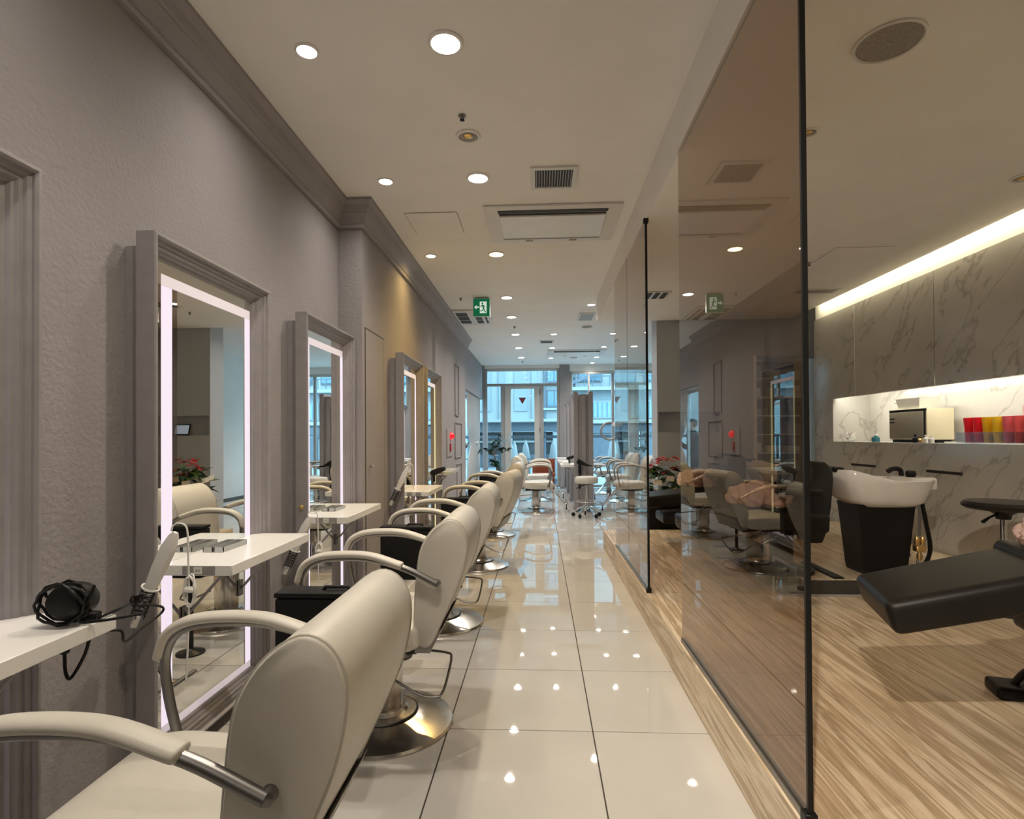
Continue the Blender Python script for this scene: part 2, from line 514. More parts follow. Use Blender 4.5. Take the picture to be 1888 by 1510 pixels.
# tablet in the niche
t = thing('tablet', 'small black tablet with a lit screen leaning in the grey wall niche', 'tablet', (1.86, GY + 0.07, 1.2505), 0.0)
tl = Matrix.Rotation(R(-18), 4, 'X')
MB().box(-0.105, 0.105, -0.005, 0.005, 0.004, 0.15, 0.003, 1, tl).build('body', M_blackp, t)
MB().box(-0.09, 0.09, -0.0065, -0.0052, 0.018, 0.136, 0, 1, tl).build('screen', M_screen, t, False)
MB().box(-0.06, 0.06, 0.0, 0.07, 0.0, 0.006).build('stand', M_blackp, t)

# store shelves in the doorway behind
t = thing('store_shelf', 'white open store shelf filled with dark and white supplies in the back doorway', 'shelf', (3.02, 7.55, 0))
MB().box(-0.40, -0.37, -0.15, 0.15, 0, 2.3).build('side_panel', M_whitep, t, False)
MB().box(0.37, 0.40, -0.15, 0.15, 0, 2.3).build('side_panel', M_whitep, t, False)
MB().box(-0.37, 0.37, 0.13, 0.15, 0, 2.3).build('back_panel', M_blackm, t, False)
for k in range(9):
    MB().box(-0.37, 0.37, -0.15, 0.13, 0.25 + 0.24 * k, 0.265 + 0.24 * k).build('shelf', M_whitep, t, False)
rnd = random.Random(3)
for k in range(2, 9):
    for i in range(3):
        w = rnd.uniform(0.07, 0.10)
        h = rnd.uniform(0.08, 0.17)
        x = 3.02 - 0.25 + 0.25 * i
        o = MB().box(x - w, x + w, 7.43, 7.62, 0.0, h, 0.008, 1).build('supply_box', rnd.choice([M_whitep, M_greyp, M_whitep, M_blackp]))
        o.location.z = 0.266 + 0.24 * (k - 1) + 0.0
        tag(o, '%s supply box on the %s board of the white store shelf in the back doorway' % (('left', 'middle', 'right')[i], ('second', 'third', 'fourth', 'fifth', 'sixth', 'seventh', 'eighth')[k - 2]), 'box', 'supplies on the store shelf')

# ------------------------------------------------------------------ shop front
def frame_window(name, label, x0, x1, z0, z1, mull, trans, y=YF, w=0.06, m=M_alu, no_glass=None):
    f = struct(bpy.data.objects.new(name, None), label)
    COL.objects.link(f)
    for (a, c) in ((x0, x0 + w), (x1 - w, x1)):
        MB().box(a, c, y, y + 0.09, z0, z1, 0.004, 1).build('frame_post', m, f)
    MB().box(x0 + w, x1 - w, y, y + 0.09, z0, z0 + w, 0.004, 1).build('frame_rail', m, f)
    MB().box(x0 + w, x1 - w, y, y + 0.09, z1 - w, z1, 0.004, 1).build('frame_rail', M_alul, f)
    for (mx0, mx1, a, c) in mull:
        MB().box(mx0, mx1, y + 0.002, y + 0.088, a, c, 0.004, 1).build('mullion', m, f)
    for (a, c, t0, t1) in trans:
        MB().box(a, c, y + 0.003, y + 0.087, t0, t1, 0.004, 1).build('transom', m, f)
    return f
w1 = frame_window('window_1', 'aluminium shopfront frame with transom light around the glass door', -1.30, 0.455, 0.02, 2.815,
                  [(-0.924, -0.834, 0.08, 2.40), (-0.006, 0.083, 0.08, 2.40)], [(-1.24, 0.395, 2.40, 2.46)])
for (a, c, z0, z1) in ((-1.24, 0.395, 2.46, 2.755), (-1.24, -0.924, 0.08, 2.40), (0.083, 0.395, 0.08, 2.40)):
    MB().box(a, c, YF + 0.04, YF + 0.048, z0, z1).build('pane', M_clear, w1, False)
d1 = struct(bpy.data.objects.new('door_2', None), 'glazed entrance door with wide grey stiles')
COL.objects.link(d1)
MB().box(-0.832, -0.681, YF + 0.01, YF + 0.06, 0.03, 2.395, 0.005, 1).build('stile', M_alul, d1)
MB().box(-0.133, -0.008, YF + 0.01, YF + 0.06, 0.03, 2.395, 0.005, 1).build('stile', M_alul, d1)
MB().box(-0.681, -0.133, YF + 0.01, YF + 0.06, 2.335, 2.395, 0.005, 1).build('top_rail', M_alul, d1)
MB().box(-0.681, -0.133, YF + 0.01, YF + 0.06, 0.03, 0.25, 0.005, 1).build('bottom_rail', M_alul, d1)
MB().box(-0.681, -0.133, YF + 0.032, YF + 0.04, 0.25, 2.335).build('pane', M_clear, d1, False)
MB().tube([(-0.72, YF + 0.012, 0.95), (-0.72, YF - 0.04, 0.97), (-0.72, YF - 0.04, 1.27), (-0.72, YF + 0.012, 1.29)], 0.011, 8).build('pull_handle', M_chrome, d1)
for z in (0.4, 1.3, 2.2):
    MB().box(-0.012, 0.002, YF - 0.004, YF + 0.012, z, z + 0.12, 0.002, 1).build('hinge', M_blackm, d1)
MB().prism([(-0.505, 2.13), (-0.325, 2.13), (-0.415, 1.975)], 'y', YF + 0.0300, YF + 0.0318).build('triangle_sticker', M_stickr, d1, False,
                                                                                                   label='dark red downward triangle sticker')
struct(MB().box(BX, -1.302, YF - 0.0, YF + 0.12, 0, CZ).build('trim_6', M_frame, None, False), 'grey strip of wall left of the shopfront frame')
struct(MB().box(-1.302, 0.457, YF, YF + 0.12, 2.817, CZ).build('trim_7', M_ceil, None, False), 'plaster strip above the shopfront frame')
struct(MB().box(0.457, 0.695, YF - 0.02, YF + 0.16, 0, CZ).build('wall_column', M_wall, None, False), 'square plaster column beside the entrance')
w2 = frame_window('window_2', 'wide shopfront window with slim mullions', 0.697, 3.55, 0.02, 2.73,
                  [(1.12, 1.16, 0.08, 2.67), (1.67, 1.73, 0.08, 2.67), (2.60, 2.66, 0.08, 2.67)], [(0.757, 3.49, 0.55, 0.60)])
for (a, c) in ((0.757, 1.12), (1.16, 1.67), (1.73, 2.60), (2.66, 3.49)):
    for (z0, z1) in ((0.08, 0.55), (0.60, 2.67)):
        MB().box(a, c, YF + 0.04, YF + 0.048, z0, z1).build('pane', M_clear, w2, False)
struct(MB().box(0.697, 3.7, YF, YF + 0.12, 2.732, CZ).build('trim_8', M_ceil, None, False), 'plaster strip above the wide window')
# side window behind the curtain
w3 = struct(bpy.data.objects.new('window_3', None), 'side window behind the tied curtain')
COL.objects.link(w3)
for (y0, y1, z0, z1) in ((9.515, 9.57, 0.02, 2.085), (13.12, 13.17, 0.02, 2.085), (9.57, 13.12, 0.02, 0.08), (9.57, 13.12, 2.03, 2.085), (11.3, 11.36, 0.08, 2.03)):
    MB().box(-1.60, -1.54, y0, y1, z0, z1, 0.004, 1).build('frame_bar', M_alul, w3)
for (y0, y1) in ((9.57, 11.3), (11.36, 13.12)):
    MB().box(-1.575, -1.568, y0, y1, 0.08, 2.03).build('pane', M_clear, w3, False)
# curtain, tied in the middle
def curtain(name, label, ya, yb, ztop, tie, x0=-1.33):
    nz, ny = 26, 60
    b = MB()
    g = []
    for i in range(nz + 1):
        z = 0.02 + (ztop - 0.02) * i / nz
        d = abs(z - tie)
        pin = 1.0 - 0.20 * math.exp(-(d / 0.22) ** 2) - 0.10 * min(1, z / ztop) * 0
        row = []
        for j in range(ny + 1):
            u = j / ny
            yy = ya + (yb - ya) * (1 - (1 - u) * pin)
            row.append(b.bm.verts.new((x0 + 0.030 * math.sin(u * PI * 17 + 0.4 * math.sin(z * 2)) * (0.5 + 0.5 * pin), yy, z)))
        g.append(row)
    for i in range(nz):
        for j in range(ny):
            b.bm.faces.new((g[i][j], g[i][j + 1], g[i + 1][j + 1], g[i + 1][j]))
    bmesh.ops.solidify(b.bm, geom=b.bm.faces[:], thickness=0.004)
    t = thing(name, label, 'curtain', (0, 0, 0))
    b.build('cloth', M_curtain, t, True, 80)
    MB().tube([(x0 - 0.05, yb - 0.62 * (yb - ya), tie), (x0 + 0.045, yb - 0.30 * (yb - ya), tie + 0.005), (x0 - 0.02, yb + 0.0, tie + 0.05)], 0.016, 8).build('tie_band', M_curtain, t)
    return t
curtain('curtain', 'grey linen curtain tied back at the side window beside the shopfront', 10.75, 12.85, 2.065, 1.08, -1.40)
MB_r = MB()
MB_r.box(-1.52, -1.42, 9.6, 13.1, 2.07, 2.0885)
struct(MB_r.build('trim_9', M_whitep, None, False), 'white curtain track under the bulkhead')

# ------------------------------------------------------------------ exterior
struct(MB().box(-25, 30, YF + 0.16, 60, -0.3, -0.10).build('ground', M_street, None, False), 'pale street paving outside')
struct(MB().box(-12, -1.75, -4, YF + 0.2, -0.3, -0.12).build('ground_side', M_street, None, False), 'pale paving outside the side window')
def building(name, label, loc):
    return thing(name, label, 'building', loc)
t = building('pale_building', 'pale rendered building with dark shop openings seen through the entrance door', (0, 24, -0.1))
MB().box(-9, 1.05, 0, 4, 2.05, 11).build('upper_wall', M_bld1, t, False)
for x in (-8, -6.4, -4.8, -3.2, -1.75, -0.35):
    MB().box(x, x + 0.22, -0.12, 0.0, 2.05, 11).build('pilaster', M_bld2, t, False)
for x in (-2.65, -1.1):
    MB().box(x, x + 0.55, -0.05, -0.002, 2.4, 10.8).build('recess_panel', M_bld2, t, False)
MB().box(-9, 1.05, -0.7, 0.05, 1.93, 2.045).build('ledge', M_bld1, t, False)
MB().box(-9, 1.05, -0.30, 0.05, 1.52, 1.92).build('fascia', M_bldmid, t, False)
for x in (-8.0, -5.5, -3.2, -1.55, 0.55):
    MB().box(x, x + 0.34, -0.25, 0.2, 0, 1.52).build('shop_pier', M_bld1, t, False)
for (a, c) in ((-7.66, -5.5), (-5.16, -3.2), (-2.86, -1.55), (-1.21, 0.55)):
    MB().box(a, c, 0.25, 0.30, 0.0, 1.52).build('shop_window', M_blddk, t, False)
    MB().box(a, c, 0.15, 0.24, 0.0, 0.55).build('stall_riser', M_bldmid, t, False)
    MB().box(a, c, 0.12, 0.25, 1.06, 1.14).build('shop_rail', M_bld1, t, False)
for zz in (2.55, 3.6, 4.65, 5.7):
    f = MB().box(0.28, 0.92, -0.04, -0.001, zz, zz + 0.75).build('window', M_bldmid, t, False)
    MB().box(0.33, 0.58, -0.05, -0.0405, zz + 0.06, zz + 0.68).build('pane', M_bldwin, f, False)
    MB().box(0.62, 0.87, -0.05, -0.0405, zz + 0.06, zz + 0.68).build('pane', M_bldwin, f, False)
    MB().box(0.1, 1.02, -0.18, -0.001, zz - 0.12, zz - 0.03).build('sill', M_bld1, t, False)
MB().tube([(0.20, -0.1, 0.3), (0.20, -0.1, 10.5)], 0.05, 8).build('drain_pipe', M_bldmid, t)
t = building('balcony_building', 'pale blue building with curtained windows and balconies right of the entrance column', (0, 24.5, -0.1))
MB().box(1.2, 12, 0, 5, 0.0, 3.35).build('wall', M_bld2, t, False)
MB().box(1.6, 12, 0.9, 5, 3.35, 8.5).build('upper_wall', M_bld1, t, False)
MB().box(1.1, 12.1, -0.45, 0.02, 3.28, 3.42).build('balcony_slab', M_bld1, t, False)
MB().box(1.1, 12.1, -0.30, 0.02, 1.86, 2.02).build('string_course', M_bld1, t, False)
MB().box(1.3, 12, -0.15, -0.01, 1.45, 1.80).build('awning', M_bldmid, t, False)
for k, x in enumerate((2.1, 3.9, 5.5, 7.1, 8.9)):
    f = MB().box(x - 0.05, x + 1.25, -0.06, -0.001, 2.08, 2.85).build('window', M_bld1, t, False)
    for q in range(2):
        pa = MB().box(x + 0.62 * q, x + 0.58 + 0.62 * q, -0.07, -0.0605, 2.13, 2.80).build('pane', M_bldwin, f, False)
    for q in range(6):
        MB().box(x + 0.02 + 0.2 * q, x + 0.14 + 0.2 * q, -0.082, -0.0705, 2.14, 2.79).build('curtain_fold', M_blind, f, False)
    w = MB().box(x, x + 1.2, -0.06, -0.001, 0.25, 1.3).build('window', M_bldmid, t, False)
for k, x in enumerate((1.7, 3.2, 4.7, 6.2, 7.7)):
    f = MB().box(x, x + 1.1, 0.83, 0.899, 3.75, 4.6).build('window', M_bldmid, t, False)
    MB().box(x + 0.06, x + 1.04, 0.81, 0.829, 3.81, 4.54).build('pane', M_bldwin, f, False)
for x in [1.15 + 0.36 * i for i in range(30)]:
    MB().box(x, x + 0.03, -0.43, -0.40, 3.42, 3.85).build('baluster', M_bldmid, t, False)
MB().box(1.1, 12.1, -0.44, -0.39, 3.85, 3.90).build('balcony_rail', M_bldmid, t, False)
MB().rings([[(1.15, -0.35, 4.05), (1.15, -0.25, 4.05), (1.15, -0.25, 4.12), (1.15, -0.35, 4.12)],
            [(3.2, -0.35, 4.75), (3.2, -0.25, 4.75), (3.2, -0.25, 4.82), (3.2, -0.35, 4.82)]]).build('stair_rail', M_bldmid, t)
MB().rings([[(1.15, -0.45, 3.45), (1.15, -0.25, 3.45), (1.15, -0.25, 3.58), (1.15, -0.45, 3.58)],
            [(3.2, -0.45, 4.2), (3.2, -0.25, 4.2), (3.2, -0.25, 4.33), (3.2, -0.45, 4.33)]]).build('stair_string', M_bldmid, t)
t = building('white_side_building', 'white rendered house wall close outside the curtained side window', (-5.2, 11, -0.12))
MB().box(-1.5, 0, -8, 9, 0, 7).build('wall', mat('white_render', (0.42, 0.43, 0.42), 0.9, var=0.03), t, False)
MB().box(0.002, 2.6, 4.0, 9, 0, 7).build('wing_wall', mat('white_wing_render', (0.50, 0.51, 0.50), 0.9, var=0.03), t, False)
MB().box(2.02, 2.12, 3.93, 3.999, 0, 7).build('wing_pipe', M_bld2, t, False)
MB().box(0.3, 1.9, 3.95, 3.999, 1.6, 1.75).build('wing_ledge', M_bld2, t, False)
for y in (-5, -1.8):
    f = MB().box(0.001, 0.05, y, y + 1.3, 1.0, 2.3).build('window', M_bld2, t, False)
    MB().box(0.051, 0.06, y + 0.08, y + 1.22, 1.08, 2.22).build('pane', M_bldwin, f, False)
# street railing and wrapped shrubs outside
t = thing('street_railing', 'grey steel railing outside the entrance', 'railing', (0, 14.6, -0.1))
MB().box(-3.0, 3.2, -0.025, 0.025, 1.27, 1.34).build('top_rail', M_bldmid, t, False)
MB().box(-3.0, 3.2, -0.012, 0.012, 0.72, 0.74).build('mid_rail', M_bldmid, t, False)
for x in (-3.0, -1.05, 0.95, 2.0, 3.15):
    MB().box(x, x + 0.05, -0.025, 0.025, 0, 1.27).build('post', M_bldmid, t, False)
def cone_shrub(x, y, h, r, m, label):
    t = thing('wrapped_shrub', label, 'shrub', (x, y, -0.1), 0, 'cloth-wrapped shrubs outside')
    MB().lathe([(r, 0.16), (r * 1.05, 0.3), (r * 0.92, h * 0.6), (r * 0.55, h * 0.86), (r * 0.3, h * 0.93), (0.012, h)], 14).build('wrap', m, t)
    MB().lathe([(r * 0.7, 0.0), (r * 0.85, 0.159)], 14).build('pot', M_bldmid, t)
    MB().tube([(0.0, 0.0, h - 0.01), (0.01, 0, h + 0.12)], 0.008, 6).build('tip', M_bldmid, t)
M_wrapg = mat('wrap_grey', (0.30, 0.31, 0.31), 0.9)
cone_shrub(-0.70, 15.3, 1.2, 0.11, M_wrapg, 'grey cloth-wrapped cone shrub seen through the door glass, leftmost')
cone_shrub(-0.40, 15.5, 1.22, 0.13, M_bld1, 'white cloth-wrapped cone shrub seen through the door glass, second from left')
cone_shrub(-0.06, 15.3, 1.2, 0.12, M_bld1, 'white cloth-wrapped cone shrub half behind the door stile')
cone_shrub(0.36, 15.4, 1.24, 0.13, M_bld1, 'white cloth-wrapped cone shrub seen in the side light right of the door')
cone_shrub(1.95, 15.3, 1.3, 0.15, M_wrapg, 'grey cloth-wrapped cone shrub outside the wide window')
# ------------------------------------------------------------------ glass partition
def glass_panel(name, label, y0, y1, near_edge=True):
    t = thing(name, label, 'glass panel', (GX, y0, 0.2008), 0, 'bronze glass partition panels')
    L = y1 - y0
    MB().box(-0.005, 0.005, 0.004, L, 0.012, LZ - 0.2008 - 0.003).build('glass_sheet', M_tint, t, False)
    MB().box(-0.011, -0.0055, 0.0, L, 0.0, 0.022).build('bottom_channel', M_tube, t, False)
    MB().box(0.0055, 0.011, 0.0, L, 0.0, 0.022).build('bottom_channel', M_tube, t, False)
    if near_edge:
        MB().box(-0.007, 0.007, -0.006, 0.0035, 0.0, LZ - 0.2008 - 0.003).build('edge_seal', M_blackp, t, False)
        MB().box(-0.016, 0.016, -0.012, 0.02, 0.0, 0.03, 0.002, 1).build('floor_clip', M_blackp, t)
        MB().box(-0.016, 0.016, -0.012, 0.02, LZ - 0.2008 - 0.033, LZ - 0.2008 - 0.003, 0.002, 1).build('ceiling_clip', M_blackp, t)
    return t
glass_panel('glass_partition', 'tall bronze tinted glass panel nearest the camera, on the platform edge', 1.50, 2.79)
glass_panel('glass_partition', 'bronze tinted glass panel beyond the opening, with a black near edge', 3.66, 4.452)
glass_panel('glass_partition', 'narrow bronze tinted glass panel at the far end of the partition', 4.458, 5.18, False)

# ------------------------------------------------------------------ styling mirrors
MH = 1.925
PROF = [(0.0, 0.055), (0.0, 0.120), (0.004, 0.125), (0.011, 0.125), (0.016, 0.118), (0.017, 0.110), (0.028, 0.107), (0.031, 0.099), (0.041, 0.097),
        (0.046, 0.088), (0.052, 0.085), (0.056, 0.074), (0.066, 0.070), (0.070, 0.060), (0.070, 0.046)]
def make_mirror(led=M_led, w=0.825, near=1):
    t = thing('styling_mirror', 'proto', 'mirror')
    h0, h1 = 0.06, MH
    y0, y1 = -w / 2, w / 2
    MB().box(0.0006, 0.0545, y0 + 0.022, y1 - 0.022, h0 + 0.03, h1 - 0.045).build('back_box', M_frame, t, False)
    rs = []
    for (sy, sz) in ((0, 0), (1, 0), (1, 1), (0, 1)):
        rs.append([(d, (y1 - o) if sy else (y0 + o), (h1 - o) if sz else (h0 + o)) for o, d in PROF])
    b = MB()
    vr = [[b.bm.verts.new(p) for p in r] for r in rs]
    n = len(PROF)
    for i in range(4):
        a, c = vr[i], vr[(i + 1) % 4]
        for j in range(n):
            k = (j + 1) % n
            b.bm.faces.new((a[j], a[k], c[k], c[j]))
    b.build('frame', M_frame, t, True, 20)
    MB().box(0.0555, 0.0595, y0 + 0.058, y1 - 0.058, h0 + 0.058, h1 - 0.058).build('mirror_glass', M_mirror, t, False)
    z0, z1 = h0 + 0.10, h1 - 0.155
    ya = (y0 + 0.122, y0 + 0.182)
    yb = (y1 - 0.122, y1 - 0.077)
    for (a, c) in (ya, yb):
        MB().box(0.0597, 0.0604, a, c, z0, z1).build('led_strip', led, t, False)
    MB().box(0.0597, 0.0603, ya[0], yb[1], z1 + 0.001, z1 + 0.042).build('frosted_band', M_frost, t, False)
    MB().box(0.0597, 0.0603, ya[0], yb[1], z0 - 0.043, z0 - 0.001).build('frosted_band', M_frost, t, False)
    return t
mp = make_mirror()
GRP = 'grey framed styling mirrors'
mp.location = (WX, 1.012, 0)
mp['label'] = 'grey moulded wall mirror cut by the left edge of the photo'
mp['group'] = GRP
place(mp, (WX, 2.275, 0), 0, 'tall grey moulded wall mirror reflecting the poinsettia, beside the nearest ivory chair', GRP)
place(mp, (WX, 3.535, 0), 0, 'grey moulded wall mirror in the corner against the pier', GRP)
place(mp, (PX, 5.085, 0), 0, 'grey moulded wall mirror just past the flush service door', GRP)
m4 = make_mirror(M_ledy)
m4.location = (PX, 6.09, 0)
m4['label'] = 'farthest grey wall mirror, lit by a yellow strip'
m4['group'] = GRP
for (y, s) in ((3.13, WX), (4.68, PX)):
    pass
# brass buttons on the near sides of two mirror frames
def button(x, y, z, label):
    o = MB().lathe([(0.014, 0), (0.014, 0.004), (0.010, 0.007), (0.001, 0.008)], 16, mtx=Matrix.Rotation(PI / 2, 4, 'X')).build('wall_button', M_door)
    o.location = (x, y, z)
    tag(o, label, 'button')
button(WX + 0.088, 3.535 - 0.4128, 0.815, 'round brass button on the side of the mirror beside the pier')
button(PX + 0.085, 5.085 - 0.4128, 0.80, 'lower round brass button on the mirror past the service door')
button(PX + 0.085, 5.085 - 0.4128, 0.84, 'upper round brass button on the mirror past the service door')

# freestanding double-sided mirror row near the shop front
wallc = thing('mirror_partition', 'freestanding grey partition carrying mirrors on both sides near the shopfront', 'partition', (0.69, 9.0, 0))
MB().box(-0.03, 0.03, 0.0, 3.65, 0, 1.86).build('core_panel', M_frame, wallc, False)
MB().box(-0.045, 0.045, -0.01, 3.66, 0.0, 0.05).build('base', M_alu, wallc, False)
MB().box(-0.04, 0.04, -0.008, 3.66, 1.861, 1.88).build('cap', M_frame, wallc, False)
for k in range(3):
    nm = ('nearest', 'middle', 'farthest')[k]
    place(mp, (0.66, 9.44 + 1.33 * k, 0), PI, nm + ' grey mirror on the left side of the freestanding partition', GRP)
    place(mp, (0.72, 9.44 + 1.33 * k, 0), 0, nm + ' grey mirror on the right side of the freestanding partition', GRP)

# ------------------------------------------------------------------ styling tables
def make_table(m=M_white, depth=0.268, socket=True):
    # local: x out of the mirror plane, y along, origin at the floor under the mirror plane
    t = thing('styling_table', 'proto', 'table')
    MB().box(0.0, depth, -0.34, 0.34, 0.712, 0.75, 0.002, 1).build('table_top', m, t)
    for s in (-0.2, 0.2):
        MB().tube([(0.006, s, 0.52), (0.17, s, 0.705)], 0.006, 8).build('bracket_arm', M_tube, t)
        MB().box(0.13, 0.19, s - 0.015, s + 0.015, 0.690, 0.7115).build('bracket_foot', M_tube, t, False)
        MB().box(0.0005, 0.008, s - 0.016, s + 0.016, 0.49, 0.56).build('bracket_plate', M_tube, t, False)
    if socket:
        p = MB().box(0.085, 0.205, -0.3425, -0.3403, 0.7155, 0.7475).build('socket_plate', M_silver, t, False)
        MB().box(0.128, 0.158, -0.3445, -0.3426, 0.719, 0.744).build('outlet', M_whitep, p, False)
        for xx in (0.138, 0.148):
            MB().box(xx - 0.0012, xx + 0.0012, -0.3452, -0.3446, 0.727, 0.736).build('slot', M_dark, p, False)
    return t
tp = make_table()
TG = 'white styling tables'
XM = WX + 0.0615
tp.location = (XM, 1.083, 0)
tp['label'] = 'white wall table holding a black coiled hair dryer, cut by the left edge'
tp['group'] = TG
place(tp, (XM, 2.315, 0), 0, 'white wall table with a grey tray in front of the tall mirror', TG)
place(tp, (XM, 3.53, 0), 0, 'white wall table beside the pier corner', TG)
place(tp, (PX + 0.0615, 5.02, 0), 0, 'yellow-lit white table past the service door', TG)
ta = make_table(mat('milky_acrylic', (0.55, 0.57, 0.54), 0.15), 0.268, True)
ta.location = (PX + 0.0615, 6.12, 0.10)
ta['label'] = 'milky acrylic table at the farthest wall mirror'
ta['group'] = TG
for k in range(3):
    nm = ('nearest', 'middle', 'farthest')[k]
    place(tp, (0.60, 9.44 + 1.33 * k, 0), PI, nm + ' white table on the left side of the freestanding partition', TG)
    place(tp, (0.78, 9.44 + 1.33 * k, 0), 0, nm + ' white table on the right side of the freestanding partition', TG)
# grey trays
def tray(x, y, z, label):
    t = thing('comb_tray', label, 'tray', (x, y, z), 0, 'grey comb trays')
    for s in (-1, 1):
        b = MB()
        x0, x1 = (-0.043, -0.003) if s < 0 else (0.003, 0.043)
        b.box(x0, x1, -0.09, 0.09, 0.0, 0.003)
        b.box(x0, x0 + 0.003, -0.09, 0.09, 0.003, 0.02)
        b.box(x1 - 0.003, x1, -0.09, 0.09, 0.003, 0.02)
        b.box(x0, x1, -0.09, -0.087, 0.003, 0.02)
        b.box(x0, x1, 0.087, 0.09, 0.003, 0.02)
        b.build('tray_half', M_silver, t, False)
tray(-1.315, 2.29, 0.7505, 'grey two-part tray on the table under the tall mirror')
tray(-1.315, 3.52, 0.7505, 'grey two-part tray on the table beside the pier')

# ------------------------------------------------------------------ salon chairs
def make_chair(label):
    t = thing('salon_chair', label, 'chair', (0, 0, 0), 0, 'ivory salon chairs')
    # base and column
    MB().lathe([(0.285, 0.0), (0.288, 0.006), (0.283, 0.016), (0.262, 0.022), (0.20, 0.036), (0.135, 0.052), (0.132, 0.060), (0.10, 0.064), (0.09, 0.075), (0.088, 0.080)], 48).build('base_disc', M_steel, t, True, 30)
    MB().lathe([(0.139, 0.0515), (0.141, 0.055), (0.137, 0.0585), (0.133, 0.0575)], 40).build('base_ring', M_blackm, t)
    MB().lathe([(0.070, 0.078), (0.073, 0.085), (0.078, 0.34), (0.076, 0.345)], 28).build('column', M_steel, t)
    MB().box(-0.17, 0.17, -0.15, 0.15, 0.345, 0.372, 0.008, 2).build('seat_plate', M_blackm, t)
    # seat: side profile (x,z), lofted over the width
    sp = [(-0.275, 0.40), (-0.283, 0.435), (-0.27, 0.468), (-0.235, 0.487), (-0.15, 0.497), (0.0, 0.492), (0.12, 0.485), (0.19, 0.48), (0.20, 0.44), (0.19, 0.40),
          (0.10, 0.378), (-0.1, 0.373), (-0.22, 0.376), (-0.26, 0.385)]
    def loft(prof, w, inset, crown=0.0):
        cx = sum(p[0] for p in prof) / len(prof)
        cz = sum(p[1] for p in prof) / len(prof)
        rs = []
        for (y, k) in ((-w / 2, 1), (-w / 2 + inset * 0.35, 0.35), (-w / 2 + inset, 0), (-w / 6, -crown), (w / 6, -crown), (w / 2 - inset, 0), (w / 2 - inset * 0.35, 0.35), (w / 2, 1)):
            ring = []
            for i, (x, z) in enumerate(prof):
                dx, dz = cx - x, cz - z
                L = math.hypot(dx, dz) or 1
                ring.append((x + dx / L * inset * 0.55 * k, y, z + dz / L * inset * 0.55 * k))
            rs.append(ring)
        return MB().rings(rs)
    def dense(prof, n=4):
        P = [Vector((p[0], 0, p[1])) for p in prof]
        m = len(P)
        out = []
        for i in range(m):
            a, b_, c, d = P[i - 1], P[i], P[(i + 1) % m], P[(i + 2) % m]
            for k in range(n):
                q = k / n
                v = 0.5 * ((2 * b_) + (c - a) * q + (2 * a - 5 * b_ + 4 * c - d) * q * q + (3 * b_ - a - 3 * c + d) * q ** 3)
                out.append((v.x, v.z))
        return out
    loft(dense(sp, 3), 0.50, 0.035, 0.01).build('seat', M_leather, t, True, 50)
    bp = [(0.18, 0.43), (0.178, 0.53), (0.184, 0.634), (0.197, 0.75), (0.218, 0.81), (0.258, 0.862), (0.31, 0.893), (0.352, 0.882), (0.378, 0.846), (0.386, 0.80),
          (0.378, 0.73), (0.352, 0.645), (0.285, 0.50), (0.245, 0.42), (0.215, 0.40)]
    bd = dense(bp, 3)
    bk = loft(bd, 0.46, 0.012, 0.004).build('backrest', M_leather, t, True, 50)
    for s in (-1, 1):
        cx = sum(p[0] for p in bd) / len(bd)
        cz = sum(p[1] for p in bd) / len(bd)
        MB().tube([(x + (cx - x) * 0.012, s * 0.2215, z + (cz - z) * 0.012) for x, z in bd], 0.004, 6, closed=True).build('piping', M_pipe, bk)
    MB().prism([(0.175, 0.375), (0.235, 0.375), (0.285, 0.475), (0.245, 0.43), (0.18, 0.42)], 'y', -0.21, 0.21).build('back_bracket', M_greyp, t, False)
    # armrests
    for s in (-1, 1):
        y = s * 0.262
        curve = smooth_path([(0.272, y, 0.656), (0.15, y, 0.713), (0.02, y, 0.748), (-0.09, y, 0.752), (-0.175, y, 0.742), (-0.225, y, 0.712), (-0.246, y, 0.655), (-0.236, y, 0.56), (-0.205, y, 0.435)], 6)
        arm = MB().tube(curve, 0.0125, 10).build('arm_tube', M_tube, t)
        pc = smooth_path([(0.145, y, 0.722), (0.125, y, 0.728), (0.02, y, 0.760), (-0.09, y, 0.765), (-0.18, y, 0.754), (-0.235, y, 0.722), (-0.256, y, 0.672), (-0.258, y, 0.655)], 6)
        n = len(pc)
        fv = [math.sqrt(max(0.02, 1 - (1 - min(1, i / 5, (n - 1 - i) / 5)) ** 2)) for i in range(n)]
        wv = [0.026 * f for f in fv]
        hv = [0.0135 * f for f in fv]
        MB().tube(pc, wv, 14, hv).build('arm_pad', M_leather, t, True, 60)
        MB().lathe([(0.024, 0), (0.024, 0.010), (0.018, 0.014)], 14, mtx=Matrix.Translation((-0.203, s * 0.248, 0.43)) @ Matrix.Rotation(-s * PI / 2, 4, 'X')).build('arm_boss', M_tube, t)
        MB().lathe([(0.0135, -0.002), (0.0135, 0.016), (0.010, 0.018)], 14, mtx=Matrix.Translation((0.272, s * 0.246, 0.656)) @ Matrix.Rotation(-s * PI / 2, 4, 'X')).build('arm_boss', M_tube, t)
    # footrest
    for s in (-0.055, 0.055):
        MB().tube(smooth_path([(-0.12, s, 0.355), (-0.26, s, 0.35), (-0.38, s, 0.22), (-0.43, s, 0.155), (-0.46, s, 0.135), (-0.50, s, 0.135)], 5), 0.011, 8).build('footrest_tube', M_chrome, t)
    MB().tube([(-0.50, -0.16, 0.135), (-0.50, 0.16, 0.135)], 0.013, 10).build('footrest_bar', M_chrome, t)
    MB().lathe([(0.012, 0.03), (0.012, 0.06), (0.007, 0.062), (0.007, 0.125)], 10, (-0.49, 0, 0)).build('footrest_foot', M_blackp, t)
